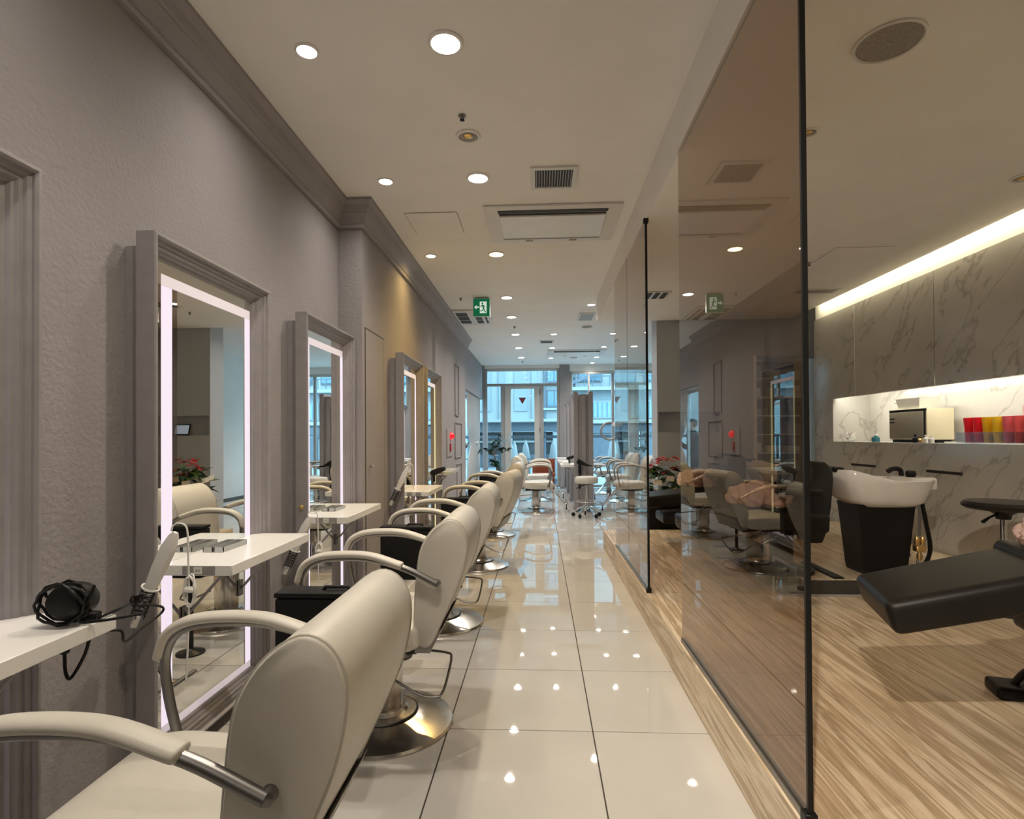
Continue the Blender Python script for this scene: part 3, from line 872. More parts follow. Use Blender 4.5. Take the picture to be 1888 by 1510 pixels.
    # pump pedal loop at the back
    MB().tube(smooth_path([(0.06, 0.10, 0.275), (0.16, 0.10, 0.27), (0.25, 0.095, 0.262), (0.272, 0.08, 0.25), (0.27, 0.0, 0.205), (0.262, -0.08, 0.17), (0.24, -0.10, 0.158), (0.17, -0.10, 0.165), (0.06, -0.08, 0.215)], 5), 0.0055, 8).build('pedal_loop', M_tube, t)
    return t
ch = make_chair('ivory leather salon chair nearest the camera, cut by the bottom of the photo')
ch.location = (-0.695, 1.105, 0)
CG = 'ivory salon chairs'
place(ch, (-0.665, 2.365, 0), 0.0, 'ivory salon chair facing the tall mirror, second in the left row', CG)
place(ch, (-0.665, 3.66, 0), 0.0, 'ivory salon chair facing the mirror beside the pier, third in the left row', CG)
place(ch, (-0.585, 5.27, 0), R(-8), 'ivory salon chair in warm yellow light, fourth in the left row', CG)
place(ch, (-0.595, 6.93, 0), R(-4), 'ivory salon chair farthest back in the left row', CG)
place(ch, (-0.075, 9.12, 0), PI, 'near ivory salon chair facing right toward the freestanding partition', CG)
place(ch, (-0.06, 10.75, 0), PI, 'far ivory salon chair facing right toward the freestanding partition', CG)
place(ch, (1.47, 9.05, 0), R(4), 'near ivory salon chair facing left, seen through the far bronze glass', CG)
place(ch, (1.50, 10.55, 0), R(-3), 'middle ivory salon chair facing left, right of the freestanding partition', CG)
place(ch, (1.45, 12.05, 0), R(5), 'farthest ivory salon chair facing left, right of the freestanding partition', CG)

# black belongings boxes between the chairs
def make_box(label):
    t = thing('belongings_box', label, 'box', (0, 0, 0), 0, 'black belongings boxes')
    b = MB()
    b.box(-0.14, 0.14, -0.045, 0.045, 0.43, 0.702, 0.010, 2)
    b.build('body', M_blackp, t)
    MB().box(-0.142, 0.142, -0.047, 0.047, 0.703, 0.72, 0.006, 2).build('lid', M_blackp, t)
    MB().tube([(0.0, 0.0, 0.719), (0.01, 0.0, 0.729), (0.08, 0.0, 0.729), (0.09, 0.0, 0.719)], 0.006, 8).build('handle', M_blackm, t)
    MB().lathe([(0.016, 0.018), (0.016, 0.4295)], 12, (-0.05, 0, 0)).build('post', M_blackm, t)
    MB().lathe([(0.075, 0.0), (0.075, 0.008), (0.03, 0.017), (0.017, 0.03)], 24, (-0.05, 0, 0)).build('base_disc', M_blackm, t)
    return t
bx = make_box('black belongings box between the two nearest ivory chairs')
bx.location = (-0.700, 1.78, 0)
BG = 'black belongings boxes'
place(bx, (-0.738, 3.08, 0), 0, 'black belongings box between the second and third ivory chairs', BG)
place(bx, (-0.66, 4.52, 0), 0, 'black belongings box between the third and fourth ivory chairs', BG)
place(bx, (-0.64, 6.05, 0), 0, 'black belongings box between the fourth and fifth ivory chairs', BG)
place(bx, (-0.70, 7.75, 0), 0, 'black belongings box behind the last chair of the left row', BG)

# ------------------------------------------------------------------ tools on the tables
def coil(c, r0, turns, pitch, n=16, axis='z', sq=1.0):
    pts = []
    for i in range(int(turns * n) + 1):
        a = 2 * PI * i / n
        x, y, z = r0 * math.cos(a), r0 * sq * math.sin(a), pitch * i / n
        pts.append({'z': (c[0] + x, c[1] + y, c[2] + z), 'x': (c[0] + z, c[1] + x, c[2] + y), 'y': (c[0] + x, c[1] + z, c[2] + y)}[axis])
    return pts
# black hair dryer wrapped in its cable, on the first table
t = thing('hair_dryer', 'black hair dryer wrapped in its cord, at the end of the nearest white table', 'hair dryer', (-1.165, 1.35, 0.7505))
MB().lathe([(0.005, -0.055), (0.034, -0.05), (0.043, -0.03), (0.046, 0.0), (0.043, 0.03), (0.034, 0.05), (0.005, 0.055)], 20,
           mtx=Matrix.Translation((0, 0, 0.056)) @ Matrix.Rotation(R(80), 4, 'X') @ Matrix.Rotation(R(10), 4, 'Y')).build('body', M_blackp, t)
MB().tube([(0.0, 0.0, 0.03), (0.02, 0.012, 0.012), (0.05, 0.02, 0.010)], [0.018, 0.016, 0.014], 10).build('handle', M_blackp, t)
cpts = []
for i in range(70):
    a = 2 * PI * i / 20
    r = 0.053 + 0.004 * math.sin(i * 1.7)
    cpts.append((r * math.cos(a) - 0.003, -0.03 + 0.018 * math.sin(i * 0.37), 0.056 + 0.92 * r * math.sin(a)))
MB().tube(cpts, 0.0036, 6).build('cord', M_blackp, t)
MB().tube(smooth_path([(0.045, -0.02, 0.05), (0.065, -0.02, 0.085), (0.07, -0.02, 0.097), (0.06, -0.02, 0.07), (0.03, -0.02, 0.012), (0.075, 0.0, 0.006), (0.13, 0.06, 0.004)], 5), 0.0035, 6).build('cord', M_blackp, t)
# dangling black cord and plug under the first table
t = thing('dryer_plug', 'black plug and cord hanging under the nearest white table', 'plug', (-1.16, 1.40, 0.70))
MB().lathe([(0.010, -0.022), (0.016, -0.004), (0.013, 0.011)], 12, (-0.02, -0.06, 0)).build('plug', M_blackp, t)
MB().tube(smooth_path([(-0.02, -0.06, -0.02), (-0.018, -0.06, -0.065), (-0.008, -0.06, -0.085), (0.004, -0.055, -0.07), (0.02, -0.045, -0.03), (0.026, -0.04, 0.0), (0.026, -0.04, 0.0105)], 5), 0.0042, 6).build('cord', M_blackp, t)
t = thing('power_cord', 'black power cord trailing from the nearest table to the next mirror frame', 'cord', (0, 0, 0))
MB().tube(smooth_path([(-1.115, 1.37, 0.757), (-1.117, 1.45, 0.757), (-1.163, 1.55, 0.738), (-1.171, 1.60, 0.722), (-1.183, 1.70, 0.685), (-1.192, 1.72, 0.664), (-1.176, 1.66, 0.660), (-1.160, 1.58, 0.657), (-1.142, 1.50, 0.651), (-1.121, 1.46, 0.670), (-1.112, 1.44, 0.700), (-1.13, 1.41, 0.7105)], 6), 0.0038, 6).build('cord', M_blackp, t)
MB().tube([(-1.163 + 0.003 * math.sin(a), 1.552 + 0.0012 * a + 0.012 * math.cos(a * 0.55), 0.743 + 0.016 * math.sin(a * 0.55)) for a in range(0, 26)], 0.0035, 6).build('cord_knot', M_blackp, t)

# flat iron in a wire coil holder, on the near side of mirrors
def flat_iron(x, y, z, label, hold=True, g='white flat irons'):
    t = thing('flat_iron', label, 'flat iron', (x, y, z), 0, g)
    tilt = Matrix.Rotation(R(25), 4, 'Y')
    MB().rings([[tilt @ Vector((sx * w, sy * d, zz)) for sx, sy in ((-1, -1), (1, -1), (1, 1), (-1, 1))]
                for zz, w, d in ((-0.045, 0.010, 0.008), (-0.02, 0.015, 0.013), (0.05, 0.019, 0.015), (0.12, 0.020, 0.014), (0.165, 0.013, 0.010), (0.18, 0.007, 0.006))]).build('handle', M_whitep, t, True, 60)
    MB().tube([tilt @ Vector(p) for p in coil((0, 0, -0.125), 0.021, 6, 0.016, 14)], 0.0022, 5).build('wire_holder', M_blackm, t)
    for a in range(5):
        q = 2 * PI * a / 5
        MB().tube([tilt @ Vector((0.0215 * math.cos(q), 0.0215 * math.sin(q), -0.128)), tilt @ Vector((0.0215 * math.cos(q), 0.0215 * math.sin(q), -0.025))], 0.0018, 5).build('wire_rib', M_blackm, t)
    MB().tube([tilt @ Vector(p) for p in [(0.026 * math.cos(2 * PI * i / 20), 0.026 * math.sin(2 * PI * i / 20), -0.022) for i in range(20)]], 0.0035, 6, closed=True).build('holder_ring', M_whitep, t)
    MB().rings([[tilt @ Vector((0.012 * math.cos(q), 0.012 * math.sin(q), zz)) for q in (0, PI / 2, PI, 3 * PI / 2)] for zz in (-0.165, -0.126)]).build('iron_tip', M_whitep, t)
    # cord rising out of the handle, then hanging with a bundled loop
    c = [(0.062, 0, 0.168), (0.068, 0.0, 0.185), (0.085, 0.0, 0.193), (0.11, 0.0, 0.185), (0.118, 0.0, 0.15), (0.12, 0, 0.05), (0.122, 0.0, -0.02)]
    MB().tube(smooth_path(c, 5), 0.003, 6).build('cord', M_whitep, t)
    if hold:
        bdl = []
        for i in range(64):
            a = 2 * PI * i / 16
            bdl.append((0.125 + 0.017 * math.sin(a) + 0.003 * math.sin(i), 0.006 * math.cos(i * 0.9), -0.025 + 0.058 * math.cos(a) * (0.85 + 0.15 * math.sin(i * 0.35))))
        MB().tube(bdl, 0.003, 6).build('cord_bundle', M_whitep, t)
        MB().box(0.108, 0.142, -0.014, 0.014, -0.034, -0.018, 0.004, 1).build('cord_tie', M_white, t)
        MB().tube(smooth_path([(0.122, 0, -0.08), (0.118, 0.0, -0.2), (0.112, 0.0, -0.33)], 4), 0.003, 6).build('cord_tail', M_whitep, t)
    return t
flat_iron(-1.283, 1.805, 0.735, 'white flat iron in a black wire holder beside the tall mirror, its cord tied up')
flat_iron(-1.335, 3.02, 0.615, 'white flat iron hanging behind the table of the tall mirror, its cord tied up')
flat_iron(-1.17, 4.60, 0.80, 'flat iron in a dark holder on the mirror past the service door', False)
def stand_dryer(x, y, z, label):
    t = thing('hair_dryer', label, 'hair dryer', (x, y, z), 0, 'black hair dryers')
    m = Matrix.Rotation(R(70), 4, 'Y') @ Matrix.Rotation(R(20), 4, 'X')
    MB().lathe([(0.022, -0.10), (0.034, -0.09), (0.040, -0.03), (0.038, 0.04), (0.028, 0.09), (0.026, 0.12)], 16, (0, 0, 0.05), m).build('barrel', M_blackp, t)
    MB().tube([(0.0, 0.0, 0.02), (0.0, -0.02, -0.05), (0.005, -0.03, -0.12)], [0.02, 0.017, 0.015], 10).build('handle', M_blackp, t)
    return t
stand_dryer(-1.05, 5.52, 0.86, 'black hair dryer hanging beyond the yellow-lit table').scale = (0.75, 0.75, 0.75)
sd = stand_dryer(0.46, 9.10, 0.86, 'black hair dryer on the near table of the freestanding partition')
sd.scale = (0.7, 0.7, 0.7)
t = thing('hair_dryer', 'black hair dryer in a holder at the end of the freestanding partition', 'hair dryer', (0.62, 8.93, 0.62), 0, 'black hair dryers')
t.scale = (0.8, 0.8, 0.8)
MB().lathe([(0.03, 0.0), (0.034, 0.05), (0.030, 0.20), (0.026, 0.24)], 14).build('handle', M_blackp, t)
MB().tube([(-0.05, 0, 0.25), (0.02, 0, 0.22), (0.14, 0, 0.165), (0.24, 0, 0.15)], [0.05, 0.045, 0.022, 0.012], 12).build('barrel', M_blackp, t)
MB().lathe([(0.02, -0.3), (0.022, -0.02), (0.03, 0.0)], 10).build('holder', M_blackm, t)
o = MB().box(-0.06, 0.06, -0.05, 0.05, 0, 0.045, 0.006, 1).build('tissue_box', M_whitep)
o.location = (0.42, 9.25, 0.7512)
tag(o, 'small white box on the near table of the freestanding partition', 'box')

# ------------------------------------------------------------------ caster stool
t = thing('caster_stool', 'white cushioned stool on five black casters at the end of the partition', 'stool', (0.69, 8.50, 0))
MB().lathe([(0.10, 0.50), (0.165, 0.505), (0.175, 0.53), (0.175, 0.575), (0.16, 0.60), (0.10, 0.608), (0.01, 0.61)], 28).build('seat', M_leather, t)
MB().lathe([(0.06, 0.48), (0.09, 0.499)], 16).build('seat_plate', M_blackm, t)
MB().lathe([(0.022, 0.14), (0.022, 0.32), (0.014, 0.33), (0.014, 0.48)], 14).build('gas_lift', M_chrome, t)
MB().tube([(-0.03, 0, 0.475), (-0.11, -0.02, 0.455), (-0.16, -0.03, 0.42)], 0.006, 8).build('lever', M_blackp, t)
MB().tube([(0.16 * math.cos(2 * PI * i / 28), 0.16 * math.sin(2 * PI * i / 28), 0.235) for i in range(28)], 0.008, 8, closed=True).build('foot_ring', M_chrome, t)
for k in range(5):
    a = 2 * PI * k / 5 + 0.35
    c, s = math.cos(a), math.sin(a)
    lg = MB().tube([(0.018 * c, 0.018 * s, 0.16), (0.12 * c, 0.12 * s, 0.13), (0.20 * c, 0.20 * s, 0.085), (0.205 * c, 0.205 * s, 0.062)], 0.011, 8).build('leg', M_chrome, t)
    MB().lathe([(0.010, -0.012), (0.030, -0.011), (0.031, 0.011), (0.010, 0.012)], 14,
               mtx=Matrix.Translation((0.205 * c, 0.205 * s, 0.0315)) @ Matrix.Rotation(a, 4, 'Z') @ Matrix.Rotation(PI / 2, 4, 'X')).build('caster', M_blackp, lg)
t = thing('bench_box', 'brown wooden waiting bench seen behind the chairs near the shopfront', 'bench', (0.12, 12.3, 0))
MB().box(-0.30, 0.20, -0.2, 0.2, 0.36, 0.42, 0.01).build('seat_board', M_brown, t)
MB().box(-0.28, -0.24, -0.18, 0.18, 0.0, 0.36).build('leg_panel', M_brown, t, False)
MB().box(0.14, 0.18, -0.18, 0.18, 0.0, 0.36).build('leg_panel', M_brown, t, False)
MB().box(-0.30, 0.20, 0.16, 0.20, 0.42, 0.72, 0.008).build('back_board', M_brown, t)
# ring hair processor near the window
t = thing('ring_processor', 'ring-shaped hair processor on a black stand by the wide window', 'hair processor', (1.60, 11.27, 0))
c0 = Vector((-0.22, 0, 1.31))
MB().tube([c0 + Vector((0.17 * math.cos(a), 0, 0.17 * math.sin(a))) for a in [R(45) + R(300) * i / 30 for i in range(31)]], 0.022, 10).build('heating_ring', M_greyp, t)
MB().box(-0.16, 0.02, -0.05, 0.05, 1.40, 1.47, 0.015).build('head', M_whitep, t)
MB().tube([(0.0, 0, 0.08), (0.0, 0, 1.42)], 0.022, 10).build('pole', M_blackm, t)
MB().box(-0.04, 0.04, -0.05, 0.05, 0.75, 1.15, 0.01).build('control_box', M_blackp, t)
for k in range(5):
    a = 2 * PI * k / 5
    MB().tube([(0, 0, 0.10), (0.25 * math.cos(a), 0.25 * math.sin(a), 0.05), (0.27 * math.cos(a), 0.27 * math.sin(a), 0.012)], 0.012, 8).build('leg', M_blackm, t)

# ------------------------------------------------------------------ plants
def leaf_mesh(name, m, L=1.0, w=0.4, bend=0.25):
    b = MB()
    n = 5
    rows = []
    for i in range(n + 1):
        u = i / n
        ww = w * 0.5 * math.sin(PI * min(0.999, u ** 0.8)) + 0.004
        z = -bend * u * u
        rows.append([b.bm.verts.new((L * u, -ww, z + 0.06 * ww)), b.bm.verts.new((L * u, 0, z - 0.12 * ww)), b.bm.verts.new((L * u, ww, z + 0.06 * ww))])
    for i in range(n):
        for j in range(2):
            b.bm.faces.new((rows[i][j], rows[i][j + 1], rows[i + 1][j + 1], rows[i + 1][j]))
    return b.mesh(name, m, True, 80)
LF = leaf_mesh('leaf', M_leaf, 1, 0.45)
LF2 = leaf_mesh('leaf', M_leaf2, 1, 0.5)
BR = leaf_mesh('bract', M_red, 1, 0.42, 0.15)
PY = leaf_mesh('petal', M_yel, 1, 0.55, 0.1)
PW = leaf_mesh('petal', M_whpet, 1, 0.6, 0.1)
# small tree by the entrance
t = thing('potted_tree', 'small potted tree with dark glossy leaves left of the entrance door', 'plant', (-0.98, 12.2, 0))
MB().lathe([(0.12, 0.0), (0.15, 0.02), (0.17, 0.30), (0.155, 0.30), (0.15, 0.27), (0.01, 0.27)], 20).build('pot', M_greyp, t)
stems = [smooth_path([(0, 0, 0.27), (0.03, 0.0, 0.55), (-0.01, 0, 0.80), (0.03, 0, 1.02)], 4),
         smooth_path([(-0.01, 0, 0.78), (-0.12, 0.02, 0.90), (-0.24, 0.02, 0.95)], 4),
         smooth_path([(0.02, 0, 0.90), (0.14, 0.0, 0.96), (0.25, 0.0, 0.92)], 4),
         smooth_path([(0.03, 0, 1.0), (0.08, 0.02, 1.15), (0.05, 0.02, 1.26)], 4)]
for sp_ in stems:
    MB().tube(sp_, 0.011, 6).build('stem', M_bark, t)
rnd = random.Random(11)
anch = [(-0.24, 0.02, 0.95, 8), (-0.12, 0.02, 0.92, 7), (0.05, 0.0, 0.98, 10), (0.15, 0.0, 0.95, 8), (0.25, 0, 0.92, 6), (0.05, 0.02, 1.12, 6), (0.06, 0.02, 1.25, 5), (0.0, 0, 0.72, 7), (0.02, 0, 0.58, 7), (0.02, 0, 0.66, 6)]
for (x, y, z, n) in anch:
    for i in range(n):
        s = rnd.uniform(0.13, 0.22)
        link('leaf', LF, t, (x + rnd.uniform(-0.03, 0.03), y + rnd.uniform(-0.04, 0.04), z + rnd.uniform(-0.03, 0.03)),
             (rnd.uniform(-0.6, 0.6), rnd.uniform(-0.6, 0.6), rnd.uniform(0, 2 * PI)), (s, s, s))
for i in range(3):
    q = link('flower', PW, t, (0.0, -0.06, 0.80), (rnd.uniform(-0.5, 0.5), -0.3, 2 * PI * i / 3), (0.09, 0.09, 0.09))
# poinsettia arrangement on the platform
t = thing('flower_arrangement', 'gift arrangement of red poinsettia and mixed flowers in front of the grey wall', 'flowers', (1.40, 6.46, 0.0))
PZ = 0.0
MB().box(-0.24, 0.24, -0.20, 0.20, 0.0005, 0.42, 0.02, 2).build('stand_box', M_blackp, t)
MB().lathe([(0.16, 0.421), (0.20, 0.44), (0.22, 0.56), (0.20, 0.56), (0.01, 0.55)], 20).build('basket', M_bark, t)
rnd = random.Random(5)
for i in range(110):
    a = rnd.uniform(0, 2 * PI)
    r = rnd.uniform(0.02, 0.19)
    z = rnd.uniform(0.50, 0.86) - 0.6 * max(0, r - 0.12)
    s = rnd.uniform(0.10, 0.19)
    link('leaf', rnd.choice([LF, LF, LF2]), t, (r * math.cos(a), r * math.sin(a), z), (rnd.uniform(-0.5, 0.5), rnd.uniform(-0.7, 0.5), a + rnd.uniform(-0.6, 0.6)), (s, s, s))
for (x, y, z) in ((-0.10, -0.08, 0.91), (0.03, -0.05, 0.93), (0.13, -0.03, 0.95), (-0.03, 0.06, 0.95), (-0.17, -0.06, 0.86), (0.10, -0.13, 0.86), (-0.06, -0.16, 0.80)):
    for i in range(8):
        s = rnd.uniform(0.075, 0.11)
        link('bract', BR, t, (x, y, z + rnd.uniform(-0.01, 0.01)), (rnd.uniform(-0.2, 0.2), rnd.uniform(-0.5, 0.1), 2 * PI * i / 8), (s, s, s))
for (x, y, z, me) in ((0.05, -0.22, 0.62, PY), (-0.08, -0.24, 0.58, PW), (-0.18, -0.22, 0.52, PW), (0.12, -0.22, 0.56, PY), (0.0, -0.25, 0.50, PW), (-0.14, -0.24, 0.62, PW), (0.17, -0.15, 0.63, PY), (-0.22, -0.1, 0.58, PY),
                      (-0.24, 0.0, 0.52, PY), (-0.22, 0.1, 0.56, PW)):
    for i in range(6):
        s = rnd.uniform(0.04, 0.06)
        link('petal', me, t, (x, y, z), (rnd.uniform(-0.3, 0.3), rnd.uniform(-0.9, 0.1), 2 * PI * i / 6), (s, s, s))
for (x, y, z, ry) in ((-0.12, -0.235, 0.70, 0.1), (0.02, -0.21, 0.74, -0.1), (-0.235, -0.05, 0.72, 1.2), (-0.22, 0.1, 0.74, 1.4)):
    c = MB().box(-0.045, 0.045, -0.001, 0.001, -0.028, 0.028).build('gift_card', M_card, t, False)
    c.location = (x, y, z)
    c.rotation_euler = (0.1, 0.15, -ry)

# ------------------------------------------------------------------ wash units
def basin_mesh():
    b = MB()
    n = 40
    def outline(k, zoff, shrink):
        pts = []
        for i in range(n):
            a = 2 * PI * i / n
            ca, sa = math.cos(a), math.sin(a)
            x = 1.285 + (0.31 - shrink) * (abs(ca) ** 0.62) * (1 if ca > 0 else -1)
            y = (0.225 - shrink) * (abs(sa) ** 0.62) * (1 if sa > 0 else -1)
            pts.append((x, y, zoff(x)))
        return pts
    rim = lambda x: 0.615 + 0.065 * max(0.0, min(1.0, (1.28 - x) / 0.24)) ** 1.2
    rs = []
    rs.append([(1.30 + (p[0] - 1.285) * 0.62, p[1] * 0.7, 0.44) for p in outline(0, rim, 0)])
    rs.append([(1.29 + (p[0] - 1.285) * 0.80, p[1] * 0.88, 0.49 - 0.02 * (p[0] > 1.3)) for p in outline(0, rim, 0)])
    rs.append([(p[0], p[1], p[2] * 0.35 + 0.57 * 0.65) for p in outline(0, rim, 0.008)])
    rs.append([(p[0], p[1], p[2] - 0.008) for p in outline(0, rim, 0.0)])
    rs.append([(p[0], p[1], p[2]) for p in outline(0, rim, 0.006)])
    rs.append([(p[0], p[1], p[2] - 0.004) for p in outline(0, rim, 0.022)])
    rs.append([(p[0], p[1], p[2] * 0.4 + 0.54 * 0.6) for p in outline(0, rim, 0.045)])
    rs.append([(1.285 + (p[0] - 1.285) * 0.7, p[1] * 0.7, 0.50) for p in outline(0, rim, 0.05)])
    rs.append([(1.285 + (p[0] - 1.285) * 0.2, p[1] * 0.2, 0.485) for p in outline(0, rim, 0.05)])
    b.rings(rs)
    return b
def pad(b, x0, z0, x1, z1, th, w, bev=0.04):
    L = math.hypot(x1 - x0, z1 - z0)
    a = math.atan2(z1 - z0, x1 - x0)
    m = Matrix.Translation((x0, 0, z0)) @ Matrix.Rotation(-a, 4, 'Y')
    return b.box(0, L, -w / 2, w / 2, -th, 0, bev, 4, m)
def make_unit(label, lz0=0.355, lz1=0.40, sz=0.43, foot=(0.16, 0.50, 0.185, 0.20), arms=True, lw=0.44, px=0.66):
    t = thing('wash_unit', label, 'wash unit', (0, 0, 0), 0, 'black shampoo wash units')
    pad(MB(), 0.0, lz0, 0.44, lz1, 0.105, lw, 0.032).build('leg_rest', M_blackl, t, True, 60)
    pad(MB(), foot[0], foot[2], foot[1], foot[3], 0.08, 0.36, 0.025).build('foot_pad', M_blackl, t, True, 60)
    MB().tube([(0.40, 0.12, foot[3] - 0.05), (0.66, 0.06, sz - 0.16)], 0.014, 8).build('linkage', M_steel, t)
    MB().tube([(0.40, -0.12, foot[3] - 0.05), (0.66, -0.06, sz - 0.16)], 0.014, 8).build('linkage', M_steel, t)
    pad(MB(), 0.43, sz, 0.88, sz - 0.02, 0.13, 0.46, 0.035).build('seat', M_blackl, t, True, 60)
    # backrest, upright in front of the basin
    bp = [(0.735, 0.42), (0.72, 0.60), (0.735, 0.70), (0.78, 0.735), (0.85, 0.735), (0.895, 0.70), (0.90, 0.64), (0.885, 0.45), (0.86, 0.30), (0.83, 0.22), (0.76, 0.22), (0.73, 0.30)]
    rs = []
    for y, k in ((-0.22, 0.06), (-0.20, 0.0), (0.20, 0.0), (0.22, 0.06)):
        rs.append([(x + (0.81 - x) * k, y, z + (0.5 - z) * k) for x, z in bp])
    MB().rings(rs).build('backrest', M_blackl, t, True, 60)
    for s in ((-1, 1) if arms else ()):
        pad(MB(), 0.52, sz + 0.15, 0.80, sz + 0.14, 0.045, 0.07, 0.02).build('arm_pad', M_blackl, t, True, 60).location = (0, s * 0.27, 0)
        MB().tube([(0.66, s * 0.27, sz + 0.11), (0.68, s * 0.26, sz - 0.06), (0.70, s * 0.20, sz - 0.11)], 0.014, 8).build('arm_post', M_blackm, t)
    MB().lathe([(0.20, 0.0), (0.20, 0.025), (0.09, 0.05), (0.075, 0.06), (0.075, sz - 0.12)], 24, (px, 0, 0)).build('pump_base', M_blackm, t)
    if arms:
        MB().tube(smooth_path([(0.60, -0.18, 0.04), (0.56, -0.27, 0.06), (0.55, -0.36, 0.05)], 5), 0.012, 8).build('pedal_arm', M_blackm, t)
        MB().box(0.50, 0.60, -0.44, -0.35, 0.02, 0.055, 0.012).build('pedal', M_blackp, t)
    else:
        MB().tube(smooth_path([(0.60, 0.50, 0.045), (0.66, 0.48, 0.12), (0.80, 0.40, 0.16), (0.95, 0.15, 0.10)], 6), 0.013, 8).build('pedal_arm', M_blackm, t)
        MB().box(0.53, 0.70, 0.44, 0.56, 0.0005, 0.05, 0.016, 3).build('pedal', M_blackp, t)
    # pedestal and basin
    MB().rings([[(1.275 + sx * w, sy * d, z) for sx, sy in ((-1, -1), (1, -1), (1, 1), (-1, 1))] for z, w, d in ((0.0, 0.135, 0.10), (0.02, 0.14, 0.105), (0.42, 0.175, 0.13), (0.455, 0.18, 0.135))]).build('pedestal', M_blackp, t, False)
    bs = basin_mesh().build('basin', M_ceramic, t, True, 55)
    MB().box(1.44, 1.598, -0.13, 0.13, 0.545, 0.628, 0.02, 3).build('basin_ledge', M_ceramic, bs)
    MB().box(0.965, 1.03, -0.10, 0.10, 0.664, 0.695, 0.014, 3).build('neck_pad', M_blackp, bs)
    MB().lathe([(0.025, 0.0), (0.032, 0.02), (0.026, 0.04), (0.004, 0.046)], 14, (1.47, -0.06, 0.628)).build('tap_knob', M_blackp, bs)
    MB().tube(smooth_path([(1.48, 0.05, 0.628), (1.47, 0.05, 0.67), (1.42, 0.04, 0.675), (1.38, 0.03, 0.66)], 5), 0.016, 8).build('shower_head', M_blackp, bs)
    MB().tube(smooth_path([(1.53, -0.05, 0.545), (1.54, -0.09, 0.35), (1.56, -0.10, 0.15), (1.50, -0.08, 0.03), (1.40, -0.05, 0.02)], 6), 0.013, 8).build('waste_hose', M_blackp, t)
    MB().tube(smooth_path([(1.46, -0.12, 0.545), (1.465, -0.15, 0.40), (1.455, -0.16, 0.26)], 5), 0.008, 8).build('supply_pipe', M_tube, t)
    v = MB()
    v.box(1.425, 1.485, -0.185, -0.135, 0.16, 0.20, 0.006, 1)
    v.lathe([(0.014, 0), (0.016, 0.03), (0.010, 0.05)], 10, (1.44, -0.16, 0.205))
    v.lathe([(0.014, 0), (0.016, 0.03), (0.010, 0.05)], 10, (1.475, -0.16, 0.205))
    v.lathe([(0.012, -0.05), (0.018, -0.03), (0.012, 0.0)], 10, (1.455, -0.16, 0.155))
    v.build('valve_block', M_brass, t)
    MB().tube(smooth_path([(1.44, -0.16, 0.11), (1.43, -0.18, 0.04), (1.40, -0.16, 0.02)], 4), 0.007, 6).build('supply_pipe', M_tube, t)
    return t
ua = make_unit('black wash unit nearest the camera, only its leg rest in view at the right', 0.495, 0.625, 0.645, (0.46, 0.84, 0.44, 0.46), False, 0.385, 0.98)
ua.location = (1.09, 1.945, 0.2008)
ua.rotation_euler = (0, 0, R(-16))
UG = 'black shampoo wash units'
ub = make_unit('black wash unit with the white basin and brass valves, on the stone step')
ub.location = (0.95, 3.87, 0.3008)
uc = place(ub, (0.95, 5.36, 0.3008), 0, 'farthest black wash unit, its leg rest in front of the flowers', UG)
# the seats of the two far units stand on their own plinth columns
# pink fleece blankets
def blanket(x, y, z, sx, sy, sz, rz, label, seed):
    b = MB()
    bmesh.ops.create_icosphere(b.bm, subdivisions=5, radius=1.0)
    rr = random.Random(seed)
    ph = [rr.uniform(0, 6) for _ in range(6)]
    for v in b.bm.verts:
        c = v.co.copy()
        k = 1 + 0.10 * math.sin(5 * c.x + ph[0]) * math.sin(4 * c.y + ph[1]) + 0.07 * math.sin(9 * c.x + 6 * c.y + ph[2]) + 0.05 * math.sin(14 * c.y - 9 * c.z + ph[3]) + 0.02 * math.sin(40 * c.x + ph[4]) * math.sin(37 * c.y + ph[5]) + rr.uniform(-0.035, 0.035)
        v.co = Vector((c.x * sx * k, c.y * sy * k, max(-0.35, c.z) * sz * k))
    o = b.build('fleece_blanket', M_pink, None, True, 180)
    o.location = (x, y, z + 0.36 * sz)
    o.rotation_euler = (0, 0, rz)
    return tag(o, label, 'blanket', 'pink fleece blankets')
blanket(1.625, 1.793, 0.850, 0.13, 0.17, 0.085, R(-16), 'pink fleece blanket on the nearest wash unit at the right edge', 1)
blanket(1.47, 3.87, 0.745, 0.17, 0.22, 0.11, 0.1, 'pink fleece blanket on the wash unit behind the bronze glass', 2)
blanket(1.47, 5.36, 0.745, 0.17, 0.22, 0.11, -0.1, 'pink fleece blanket on the farthest wash unit', 3)
# operator stools
def make_stool(label):
    t = thing('operator_stool', label, 'stool', (0, 0, 0), 0, 'black operator stools')
    MB().lathe([(0.10, 0.575), (0.15, 0.578), (0.168, 0.592), (0.170, 0.605), (0.155, 0.622), (0.09, 0.628), (0.005, 0.627)], 30).build('seat', M_blackl, t)
    MB().lathe([(0.03, 0.52), (0.035, 0.545), (0.07, 0.574)], 16).build('seat_plate', M_blackm, t)
    MB().lathe([(0.020, 0.03), (0.020, 0.30), (0.014, 0.31), (0.014, 0.52)], 14).build('gas_lift', M_chrome, t)
    MB().tube([(-0.03, -0.01, 0.555), (-0.09, -0.03, 0.535), (-0.13, -0.04, 0.510)], [0.006, 0.006, 0.010], 8).build('lever', M_blackp, t)
    MB().lathe([(0.185, 0.0), (0.185, 0.012), (0.05, 0.028), (0.022, 0.034)], 28).build('base_disc', M_blackm, t)
    return t
s1 = make_stool('black round operator stool at the right edge in front of the marble wall')
s1.location = (2.66, 3.38, 0.2012)
s1.scale = (1.15, 1.15, 0.99)
s2_ = place(s1, (2.62, 4.45, 0.3008), R(40), 'black round operator stool half hidden behind the white basin', 'black operator stools')
s2_.scale = (0.92, 0.92, 0.92)

